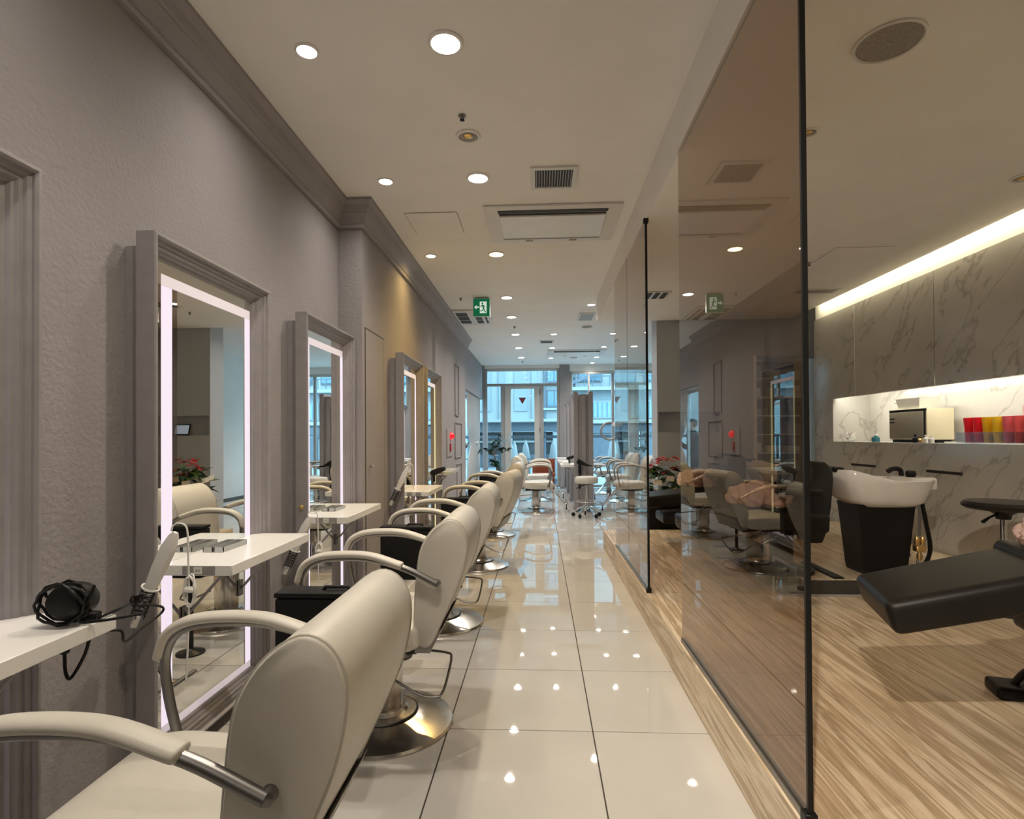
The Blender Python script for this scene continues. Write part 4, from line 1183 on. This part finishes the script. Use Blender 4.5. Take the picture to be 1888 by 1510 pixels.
# ------------------------------------------------------------------ things in the lit niche
NZ = NZ0 + 0.0006
t = thing('towel_warmer', 'cream towel warmer with a grey door in the lit niche', 'towel warmer', (3.15, 4.77, NZ))
MB().box(0.012, 0.23, 0.0, 0.48, 0.025, 0.285, 0.006).build('cabinet', M_cream, t)
MB().box(0.0, 0.011, 0.03, 0.475, 0.035, 0.262, 0.004).build('door', M_creamd, t)
MB().box(-0.004, 0.0, 0.40, 0.46, 0.20, 0.212).build('handle', M_blackp, t, False)
MB().box(-0.004, 0.0, 0.40, 0.46, 0.17, 0.182).build('handle', M_blackp, t, False)
MB().box(-0.0015, 0.0, 0.09, 0.17, 0.065, 0.078).build('badge', M_greyp, t, False)
MB().box(0.004, 0.0115, 0.0, 0.48, 0.264, 0.284).build('gasket', M_blackp, t, False)
MB().box(0.004, 0.0115, 0.012, 0.028, 0.03, 0.263).build('gasket', M_blackp, t, False)
MB().box(0.02, 0.22, 0.02, 0.46, 0.0, 0.0245).build('foot_plinth', M_blackp, t, False)
t = thing('storage_basket', 'pale grey tapered basket standing on the towel warmer', 'basket', (3.26, 5.04, NZ + 0.2855))
b = MB()
b.rings([[(sx * w, sy * l, z) for sx, sy in ((-1, -1), (1, -1), (1, 1), (-1, 1))] for z, w, l in ((0.0, 0.065, 0.13), (0.095, 0.085, 0.165), (0.095, 0.078, 0.158), (0.006, 0.06, 0.125))])
b.build('body', M_offwhite, t, False)
MB().box(-0.088, 0.088, 0.150, 0.172, 0.060, 0.088, 0.004, 1).build('grip', M_whitep, t)
# tumblers in an acrylic rack
t = thing('acrylic_rack', 'clear acrylic rack holding coloured tumblers at the right of the niche', 'rack', (3.17, 3.74, NZ))
MB().box(0, 0.14, 0, 0.72, 0, 0.006).build('base', M_acryl, t, False)
MB().box(0, 0.004, 0, 0.72, 0.0065, 0.085).build('front', M_acryl, t, False)
MB().box(0.136, 0.14, 0, 0.72, 0.0065, 0.085).build('back', M_acryl, t, False)
for k in range(0, 9):
    MB().box(0.0045, 0.1355, 0.09 * k - (0.004 if k == 8 else 0), 0.09 * k + (0 if k == 8 else 0.004), 0.0065, 0.08).build('divider', M_acryl, t, False)
def tumbler(x, y, m, label, flat=1.0, h=0.185):
    o = MB()
    o.lathe([(0.026, 0.0), (0.027, 0.004), (0.040, h), (0.037, h), (0.025, 0.008)], 18)
    q = o.build('tumbler', m)
    q.location = (x, y, NZ + 0.0068)
    tag(q, label, 'tumbler', 'coloured tumblers')
NM = ['bright red tumbler at the left end of the acrylic rack', 'red tumbler second from the left in the acrylic rack', 'amber tumbler in the acrylic rack beside the red ones', 'yellow tumbler in the acrylic rack',
      'rose pink tumbler in the middle of the acrylic rack', 'coral tumbler in the acrylic rack', 'plum tumbler in the acrylic rack', 'crimson tumbler at the right end of the acrylic rack']
for k, (mi, nm) in enumerate(zip((0, 0, 1, 2, 3, 4, 5, 6), NM)):
    tumbler(3.24, 3.74 + 0.675 - 0.09 * k, TUMB[mi], nm)
t = thing('pink_folder_box', 'dusty pink flat box standing behind the coloured tumblers', 'box', (3.38, 3.50, NZ))
MB().box(0, 0.06, 0, 0.62, 0, 0.26, 0.004).build('body', mat('dusty_pink', (0.42, 0.24, 0.22), 0.6), t)
MB().box(-0.002, 0.062, -0.002, 0.622, 0.2605, 0.268, 0.002, 1).build('lid', mat('dusty_pink_lid', (0.50, 0.32, 0.30), 0.6), t)
def bottle(x, y, h, r, m, mc, label, g=None):
    t = thing('bottle', label, 'bottle', (x, y, NZ), 0, g)
    MB().lathe([(r * 0.95, 0), (r, 0.004), (r, h * 0.55), (r * 0.4, h * 0.72), (r * 0.4, h * 0.8)], 16).build('body', m, t)
    MB().lathe([(r * 0.5, h * 0.801), (r * 0.5, h * 0.97), (r * 0.3, h)], 12).build('cap', mc, t)
bottle(3.20, 5.54, 0.075, 0.035, M_teal, M_whitep, 'small teal bottle with white cap in the niche left of the towel warmer')
bottle(3.125, 4.66, 0.06, 0.018, M_whitep, M_whitep, 'small white bottle in front of the towel warmer, nearer one')
bottle(3.125, 4.73, 0.065, 0.018, M_whitep, M_whitep, 'small white bottle in front of the towel warmer, farther one')
bottle(3.125, 4.86, 0.07, 0.018, M_blackp, M_blackp, 'small black bottle at the foot of the towel warmer door')
bottle(3.125, 4.79, 0.05, 0.016, M_brass, M_blackp, 'small amber bottle at the foot of the towel warmer')
o = MB().box(-0.03, 0.03, -0.21, 0.0, 0, 0.010, 0.002, 1).build('small_tray', M_white)
t = thing('crumpled_tissue', 'crumpled pale tissue in the far left end of the niche', 'tissue', (3.2, 5.98, NZ))
b = MB()
bmesh.ops.create_icosphere(b.bm, subdivisions=2, radius=0.05)
rr = random.Random(2)
for v in b.bm.verts:
    v.co *= rr.uniform(0.6, 1.25)
    v.co.z = v.co.z * 0.9 + 0.045
    v.co.z = max(0, v.co.z)
b.build('wad', M_offwhite, t, False)
for i in range(3):
    link('corner', PW, t, (0, -0.02, 0.05), (0, -0.8, i * 2.1), (0.07, 0.07, 0.07))
o.location = (3.28, 4.7, NZ)
tag(o, 'thin white tray in the niche between towel warmer and tumblers', 'tray')

# ------------------------------------------------------------------ ceiling fixtures
def spot(parent, col, power, ang=125, blend=1.0, size=0.032, z=-0.03, tilt=(0, 0)):
    d = bpy.data.lights.new('lamp_light', 'SPOT')
    d.color = col
    d.energy = power
    d.spot_size = R(ang)
    d.spot_blend = blend
    d.shadow_soft_size = size
    o = bpy.data.objects.new('lamp_light', d)
    COL.objects.link(o)
    o.parent = parent
    o.location = (0, 0, z)
    o.rotation_euler = (tilt[0], tilt[1], 0)
    return o
WARM = (1.0, 0.885, 0.73)
COOL = (1.0, 0.92, 0.83)
YELL = (1.0, 0.66, 0.22)
def downlight(x, y, z, r, label, lampm=None, power=0, col=WARM, g='recessed downlights', ang=140, tilt=(0, 0)):
    t = thing('downlight', label, 'downlight', (x, y, z - 0.0006), 0, g)
    MB().lathe([(r, -0.0005), (r * 1.22, -0.0005), (r * 1.24, -0.004), (r * 1.16, -0.008), (r * 1.0, -0.008), (r * 0.96, -0.004)], 28).rings  # shape check
    ring = MB()
    rs = []
    for (rr_, zz) in ((r * 0.97, 0.0), (r * 1.24, 0.0), (r * 1.25, -0.004), (r * 1.16, -0.009), (r * 1.0, -0.009)):
        rs.append([(rr_ * math.cos(2 * PI * j / 28), rr_ * math.sin(2 * PI * j / 28), zz) for j in range(28)])
    ring.rings(rs, False, True)
    ring.build('trim_ring', M_whitep, t)
    if lampm:
        MB().lathe([(r * 0.96, -0.001), (r * 0.96, -0.006), (r * 0.3, -0.007)], 24).build('lens', lampm, t)
        spot(t, col, power, ang, z=-0.02, tilt=tilt)
    else:
        MB().lathe([(r * 0.96, -0.0005), (r * 0.96, -0.002)], 24).build('reflector', M_greyp, t)
        MB().lathe([(r * 0.5, -0.0022), (r * 0.5, -0.006), (r * 0.35, -0.012)], 16).build('bulb', M_brass, t)
    return t
NUM = ['first', 'second', 'third', 'fourth', 'fifth', 'sixth', 'seventh', 'eighth']
for k, y in enumerate((2.365, 3.616, 5.142, 6.753, 7.857, 9.193, 10.60, 11.91)):
    ye = (k == 2)
    downlight(-0.392, y, CZ, 0.062, ('yellow-glowing' if ye else 'bright') + ' downlight, %s from the camera in the aisle row' % NUM[k], M_lampy if ye else M_lampw, (66 if ye else 54) * LIGHT,
              YELL if ye else (WARM if k < 3 else COOL), 'aisle downlights')
for k, y in enumerate((2.377, 3.623, 5.146)):
    downlight(-1.0, y, CZ, 0.042, 'small downlight above the wall mirrors, %s from the camera' % NUM[k], M_lampw, 16 * LIGHT, COOL if k < 2 else YELL, 'small mirror downlights', 150)
for (x, y, nm) in ((0.66, 7.194, 'downlight beside the end of the lower ceiling'), (0.233, 9.22, 'small downlight above the near end of the freestanding mirrors, left side'),
                   (0.236, 10.65, 'small downlight above the middle of the freestanding mirrors, left side'), (0.238, 12.05, 'small downlight at the window end of the freestanding mirrors, left side'),
                   (1.20, 9.25, 'small downlight right of the freestanding mirrors, nearest'), (1.206, 10.61, 'small downlight right of the freestanding mirrors, middle'),
                   (1.204, 11.98, 'small downlight right of the freestanding mirrors, near the window'), (1.2, 12.9, 'downlight closest to the wide window')):
    downlight(x, y, CZ, 0.048, nm, M_lampw, 36 * LIGHT, COOL, 'far downlights')
# the same rows go on behind the camera
for k, y in enumerate((1.11, -0.70, -1.95)):
    t = downlight(-0.392, y, CZ, 0.062, 'aisle downlight overhead behind the photographer, ' + ('nearest', 'middle', 'rearmost')[k], M_lampw, (44, 330, 22)[k] * LIGHT, WARM, 'aisle downlights',
                  (140, 62, 140)[k])
    if k == 1:      # adjustable head, turned towards the wash area
        for c in t.children:
            if c.type == 'LIGHT':
                c.rotation_euler = Vector((1.95, 2.75, -2.65)).to_track_quat('-Z', 'Y').to_euler()
    downlight(-1.0, y, CZ, 0.042, 'small mirror downlight overhead behind the photographer, ' + ('nearest', 'middle', 'rearmost')[k], M_lampw, (16, 8, 8)[k] * LIGHT, COOL, 'small mirror downlights', 150)
downlight(-0.391, 3.109, CZ, 0.055, 'unlit downlight with a wide white rim in the aisle ceiling')
downlight(1.255, 2.661, LZ, 0.032, 'small unlit downlight in the lower ceiling beside the glass edge')
downlight(2.654, 3.214, LZ, 0.045, 'unlit downlight in the lower ceiling at the right edge')
def sprinkler(x, y, z, label, s=1.0):
    t = thing('sprinkler', label, 'sprinkler', (x, y, z - 0.0006), 0, 'ceiling sprinklers')
    MB().lathe([(0.020 * s, -0.0), (0.021 * s, -0.004), (0.012 * s, -0.006), (0.010 * s, -0.02)], 16).build('escutcheon', M_tube, t)
    MB().lathe([(0.004 * s, -0.0205), (0.013 * s, -0.022), (0.013 * s, -0.025), (0.003 * s, -0.03)], 14).build('deflector', M_blackm, t)
sprinkler(-0.397, 2.912, CZ, 'small dark sprinkler in the aisle ceiling before the unlit downlight')
sprinkler(-0.95, 6.75, CZ, 'small sprinkler left of the exit sign')
sprinkler(-0.38, 8.55, CZ, 'small sprinkler in the far aisle ceiling')
sprinkler(-0.38, 12.5, CZ, 'small sprinkler near the shopfront')
sprinkler(2.202, 4.694, LZ, 'tiny sprinkler in the lower ceiling over the basins', 0.7)
sprinkler(1.12, 6.05, LZ, 'small sprinkler at the far end of the lower ceiling', 0.8)
def speaker(x, y, z, r, label):
    t = thing('ceiling_speaker', label, 'speaker', (x, y, z - 0.0006), 0, 'round ceiling speakers')
    rs = []
    for (rr_, zz) in ((r * 0.90, 0.0), (r, 0.0), (r * 1.0, -0.006), (r * 0.94, -0.010), (r * 0.90, -0.006)):
        rs.append([(rr_ * math.cos(2 * PI * j / 36), rr_ * math.sin(2 * PI * j / 36), zz) for j in range(36)])
    MB().rings(rs, False, True).build('rim', M_offwhite, t)
    MB().lathe([(r * 0.89, -0.001), (r * 0.89, -0.004), (r * 0.05, -0.008)], 36).build('grille', mat('speaker_mesh', (0.30, 0.28, 0.25), 0.7, var=0.25, vscale=160), t)
    MB().lathe([(r * 0.09, -0.0082), (r * 0.07, -0.011)], 12).build('badge', M_greyp, t)
speaker(1.256, 2.066, LZ, 0.115, 'large round speaker grille in the lower ceiling at the upper right')
speaker(0.724, 8.648, CZ, 0.085, 'small round speaker in the far ceiling beyond the beam')
speaker(0.726, 12.015, CZ, 0.085, 'small round speaker in the ceiling near the shopfront')
# cassette air conditioner
def cassette(x0, x1, y0, y1, label, z=CZ):
    t = thing('air_conditioner', label, 'air conditioner', ((x0 + x1) / 2, (y0 + y1) / 2, z - 0.0006))
    w, l = (x1 - x0) / 2, (y1 - y0) / 2
    MB().box(-w, w, -l, l, -0.016, 0.0, 0.006).build('panel', M_offwhite, t)
    iw = w * 0.80
    MB().box(-iw, iw, -l * 0.82, -l * 0.70, -0.020, -0.0165).build('air_slot', M_dark, t, False)
    MB().box(-iw * 0.98, iw * 0.98, -l * 0.60, l * 0.60, -0.034, -0.0165, 0.004, 1).build('intake_panel', M_whitep, t)
    MB().box(-iw * 0.98, iw * 0.98, -l * 0.66, -l * 0.605, -0.022, -0.0165).build('air_slot', M_dark, t, False)
    MB().box(-iw * 0.98, iw * 0.98, l * 0.605, l * 0.68, -0.022, -0.0165).build('air_slot', M_greyp, t, False)
    MB().box(-iw * 0.98, iw * 0.98, l * 0.77, l * 0.80, -0.020, -0.0165).build('louvre', M_greyp, t, False)
    for x in (-iw * 0.45, iw * 0.45):
        MB().box(x - 0.03, x + 0.03, l * 0.88, l * 0.94, -0.022, -0.0165).build('clip', M_greyp, t, False)
cassette(-0.407, 0.612, 4.055, 4.80, 'large two-slot cassette air conditioner in the aisle ceiling')
cassette(0.158, 1.30, 10.93, 11.70, 'far cassette air conditioner above the freestanding mirrors')
t = thing('air_conditioner', 'four-way cassette air conditioner with dark louvres behind the exit sign', 'air conditioner', (-0.93, 7.84, CZ - 0.0006))
MB().box(-0.23, 0.25, -0.48, 0.48, -0.02, 0, 0.006).build('panel', M_offwhite, t)
for (a, c) in ((-0.20, -0.05), (0.04, 0.13), (0.17, 0.20)):
    for k in range(3):
        y0 = -0.36 + 0.24 * k
        MB().box(a, c, y0, y0 + 0.20, -0.024, -0.0205).build('louvre', M_dark, t, False)
# supply grille
t = thing('vent_grille', 'square ceiling grille with dark louvres before the air conditioner', 'vent', (0.098, 3.645, CZ - 0.0006))
b = MB()
b.box(-0.15, 0.15, -0.155, -0.125, -0.012, 0)
b.box(-0.15, 0.15, 0.125, 0.155, -0.012, 0)
b.box(-0.15, -0.12, -0.125, 0.125, -0.012, 0)
b.box(0.12, 0.15, -0.125, 0.125, -0.012, 0)
b.build('frame', M_offwhite, t, False)
MB().box(-0.12, 0.12, -0.125, 0.125, -0.002, 0).build('dark_back', M_dark, t, False)
sm = MB().box(-0.0022, 0.0022, -0.125, 0.125, -0.010, -0.0025).mesh('slat', M_alu, False)
for k in range(14):
    link('slat', sm, t, (-0.111 + 0.0171 * k, 0, 0))
t = thing('vent_grille', 'small white ceiling grille at the end of the lower ceiling', 'vent', (0.655, 7.92, CZ - 0.0006))
MB().box(-0.115, 0.115, -0.24, 0.24, -0.012, 0, 0.003, 1).build('frame', M_offwhite, t)
MB().box(-0.09, 0.09, -0.20, 0.20, -0.014, -0.0125).build('mesh', M_greyp, t, False)
t = thing('vent_grille', 'slotted white vent in the lower ceiling beyond the opening', 'vent', (1.16, 5.66, LZ - 0.0006))
MB().box(-0.13, 0.13, -0.14, 0.14, -0.010, 0, 0.003, 1).build('frame', M_offwhite, t)
for k in range(3):
    MB().box(-0.10 + 0.075 * k, -0.05 + 0.075 * k, -0.12, 0.12, -0.012, -0.0102).build('slot', M_dark, t, False)
t = thing('vent_grille', 'dull rectangular vent in the lower ceiling near the marble wall', 'vent', (2.70, 5.62, LZ - 0.0006))
MB().box(-0.21, 0.21, -0.09, 0.09, -0.006, 0, 0.002, 1).build('frame', M_offwhite, t)
MB().box(-0.18, 0.18, -0.065, 0.065, -0.008, -0.0062).build('mesh', M_greyp, t, False)
t = thing('vent_grille', 'small dark vent in the far ceiling between the downlights', 'vent', (0.12, 9.95, CZ - 0.0006))
MB().box(-0.13, 0.13, -0.13, 0.13, -0.01, 0, 0.003, 1).build('frame', M_offwhite, t)
MB().box(-0.10, 0.10, -0.10, 0.10, -0.012, -0.0102).build('mesh', M_dark, t, False)
# access hatch
t = thing('access_hatch', 'flush square access hatch in the aisle ceiling', 'hatch', (-0.81, 4.37, CZ - 0.0006))
MB().box(-0.20, 0.20, -0.215, 0.215, -0.002, 0.0).build('seam', M_greyp, t, False)
MB().box(-0.194, 0.194, -0.209, 0.209, -0.004, -0.0021).build('panel', M_ceil, t, False)
t = thing('access_hatch', 'flush square access hatch in the lower ceiling over the basins', 'hatch', (2.45, 4.55, LZ - 0.0006))
MB().box(-0.22, 0.22, -0.22, 0.22, -0.0012, 0.0).build('seam', M_greyp, t, False)
MB().box(-0.217, 0.217, -0.217, 0.217, -0.003, -0.0013).build('panel', M_ceil, t, False)
# exit sign
t = thing('exit_sign', 'green emergency exit sign with running figure and left arrow hanging from the ceiling', 'sign', (-0.695, 6.72, CZ - 0.0006))
MB().box(-0.102, 0.102, 0.0, 0.03, -0.235, -0.014, 0.002, 1).build('housing', M_whitep, t)
MB().box(-0.08, 0.08, 0.005, 0.025, -0.014, 0.0).build('mount', M_greyp, t, False)
fc = MB().box(-0.098, 0.098, -0.003, -0.0005, -0.230, -0.019).build('face', M_green, t, False)
def flat(pts, name, m, y):
    MB().prism(pts, 'y', y, y - 0.0008).build(name, m, fc, False)
flat([(-0.02, -0.055), (0.062, -0.055), (0.062, -0.195), (-0.02, -0.195)], 'doorway', M_exitw, -0.0032)
flat([(-0.088, -0.122), (-0.058, -0.096), (-0.062, -0.114), (-0.028, -0.114), (-0.028, -0.130), (-0.062, -0.130), (-0.058, -0.148)], 'arrow', M_exitw, -0.0032)
flat([(0.012 + 0.012 * math.cos(a), -0.078 + 0.012 * math.sin(a)) for a in [2 * PI * i / 14 for i in range(14)]], 'figure_head', M_green, -0.0042)
flat([(0.005, -0.092), (0.028, -0.096), (0.034, -0.14), (0.018, -0.145)], 'figure_torso', M_green, -0.0042)
flat([(0.004, -0.094), (-0.016, -0.118), (-0.011, -0.124), (0.012, -0.104)], 'figure_arm', M_green, -0.0042)
flat([(0.026, -0.098), (0.050, -0.118), (0.046, -0.124), (0.026, -0.110)], 'figure_arm', M_green, -0.0042)
flat([(0.018, -0.142), (0.030, -0.146), (0.010, -0.170), (-0.014, -0.172), (-0.014, -0.162), (0.006, -0.160)], 'figure_leg', M_green, -0.0042)
flat([(0.022, -0.14), (0.035, -0.138), (0.044, -0.165), (0.058, -0.185), (0.048, -0.19), (0.032, -0.168)], 'figure_leg', M_green, -0.0042)
# fire alarm
t = thing('fire_alarm', 'red lamp and push button of the fire alarm on the pier wall', 'fire alarm', (PX + 0.0008, 7.78, 1.13))
MB().box(0, 0.012, -0.22, 0.22, -0.19, 0.19, 0.003, 1).build('cover_plate', M_crown, t)
MB().lathe([(0.045, 0.0), (0.05, 0.01), (0.042, 0.035), (0.02, 0.055), (0.003, 0.06)], 18, mtx=Matrix.Translation((0.0125, 0.03, 0.095)) @ Matrix.Rotation(PI / 2, 4, 'Y')).build('lamp', M_redl, t)
MB().box(0.0125, 0.03, -0.04, 0.04, -0.12, -0.01, 0.006).build('call_point', M_redp, t)

# ------------------------------------------------------------------ passer-by outside the side window (seen mirrored in the bronze glass)
def person():
    J = [(0, 0, 0.92), (0, 0, 1.06), (0, 0.01, 1.22), (0, 0.015, 1.36), (0, 0.02, 1.42), (0, 0.03, 1.49), (0, 0.045, 1.56), (0, 0.04, 1.63)]
    rad = [(0.15, 0.11), (0.135, 0.10), (0.155, 0.11), (0.13, 0.09), (0.06, 0.055), (0.055, 0.055), (0.075, 0.088), (0.06, 0.07)]
    E_ = [(i, i + 1) for i in range(7)]
    def add(p, r, par):
        J.append(p); rad.append((r, r)); E_.append((par, len(J) - 1)); return len(J) - 1
    for s in (-1, 1):
        a = add((0.17 * s, 0.0, 1.345), 0.062, 3)
        a = add((0.235 * s, -0.02, 1.20), 0.05, a)
        a = add((0.265 * s, -0.01, 1.06), 0.043, a)
        a = add((0.19 * s, 0.13, 1.08), 0.037, a)
        a = add((0.10 * s, 0.22, 1.13), 0.028, a)
        a = add((0.065 * s, 0.25, 1.155), 0.03, a)
        h = a
        for k, (dx, dz, L) in enumerate(((0.012, 0.022, 0.055), (0.0, 0.03, 0.062), (-0.01, 0.028, 0.058), (-0.018, 0.018, 0.048))):
            q = add((0.055 * s + dx * s, 0.275, 1.165 + dz * 0.6 - 0.01 * k), 0.009, h)
            add((0.055 * s + dx * s - 0.02 * s, 0.275 + L * 0.5, 1.175 + dz * 0.6 - 0.012 * k), 0.008, q)
        q = add((0.05 * s, 0.25, 1.185), 0.010, h)
        add((0.035 * s, 0.27, 1.205), 0.009, q)
        l = add((0.09 * s, 0.0, 0.84), 0.09, 0)
        l = add((0.095 * s, 0.015, 0.50), 0.062, l)
        l = add((0.10 * s, 0.0, 0.30), 0.058, l)
        l = add((0.10 * s, -0.02, 0.09), 0.042, l)
        l = add((0.105 * s, 0.03, 0.045), 0.042, l)
        add((0.115 * s, 0.14, 0.035), 0.034, l)
    me = bpy.data.meshes.new('body_cage')
    me.from_pydata(J, E_, [])
    o = bpy.data.objects.new('body', me)
    COL.objects.link(o)
    md = o.modifiers.new('skin', 'SKIN')
    for i, r in enumerate(rad):
        me.skin_vertices[0].data[i].radius = r
    me.skin_vertices[0].data[0].use_root = True
    sb = o.modifiers.new('sub', 'SUBSURF')
    sb.levels = 2
    sb.render_levels = 2
    dg = bpy.context.evaluated_depsgraph_get()
    em = bpy.data.meshes.new_from_object(o.evaluated_get(dg))
    bpy.data.objects.remove(o)
    sk = mat('skin', (0.50, 0.32, 0.23), 0.55)
    for m in (mat('dark_jacket', (0.05, 0.05, 0.06), 0.8), mat('dark_trousers', (0.03, 0.03, 0.035), 0.85), sk, mat('shoes', (0.02, 0.02, 0.02), 0.5)):
        em.materials.append(m)
    for p in em.polygons:
        c = p.center
        p.use_smooth = True
        if c.z > 1.435 or (c.y > 0.225 and c.z > 1.0):
            p.material_index = 2
        elif c.z > 0.88:
            p.material_index = 0
        elif c.z > 0.085:
            p.material_index = 1
        else:
            p.material_index = 3
    t = thing('person', 'person in dark jacket and trousers standing outside the side window, looking down at a phone', 'person', (-1.80, 11.78, -0.1195), R(-60))
    b = bpy.data.objects.new('body', em)
    COL.objects.link(b)
    b.parent = t
    hm = MB()
    bmesh.ops.create_uvsphere(hm.bm, u_segments=20, v_segments=12, radius=1.0)
    bmesh.ops.delete(hm.bm, geom=[v for v in hm.bm.verts if v.co.z < -0.25 and v.co.y > -0.2 or (v.co.y > 0.55 and v.co.z < 0.35)], context='VERTS')
    for v in hm.bm.verts:
        v.co = Vector((v.co.x * 0.086, 0.032 + v.co.y * 0.103, 1.585 + v.co.z * 0.098))
    hm.build('hair', mat('dark_hair', (0.02, 0.016, 0.013), 0.6), t)
    for s in (-1, 1):
        MB().lathe([(0.001, -0.006), (0.008, -0.003), (0.009, 0.0), (0.006, 0.004), (0.001, 0.006)], 10, (0.03 * s, 0.122, 1.565)).build('eye', M_blackp, t)
        MB().lathe([(0.002, -0.028), (0.012, -0.018), (0.014, 0.01), (0.006, 0.026)], 10, (0.080 * s, 0.03, 1.56)).build('ear', sk, t)
    MB().rings([[(-0.008, 0.125, 1.562), (0.008, 0.125, 1.562), (0, 0.13, 1.562)], [(-0.014, 0.122, 1.527), (0.014, 0.122, 1.527), (0, 0.15, 1.530)]]).build('nose', sk, t)
    MB().tube([(-0.022, 0.115, 1.503), (0, 0.125, 1.502), (0.022, 0.115, 1.503)], 0.005, 6).build('mouth', mat('lips', (0.35, 0.13, 0.11), 0.5), t)
    p = MB().box(-0.036, 0.036, -0.004, 0.004, -0.07, 0.07, 0.003, 2).build('phone', M_blackp)
    p.location = Vector((-1.80, 11.78, -0.1195)) + Matrix.Rotation(R(-60), 3, 'Z') @ Vector((0, 0.315, 1.205))
    p.rotation_euler = (R(-35), 0, R(-60))
    tag(p, 'black phone held in both hands by the person outside the side window', 'phone')
person()
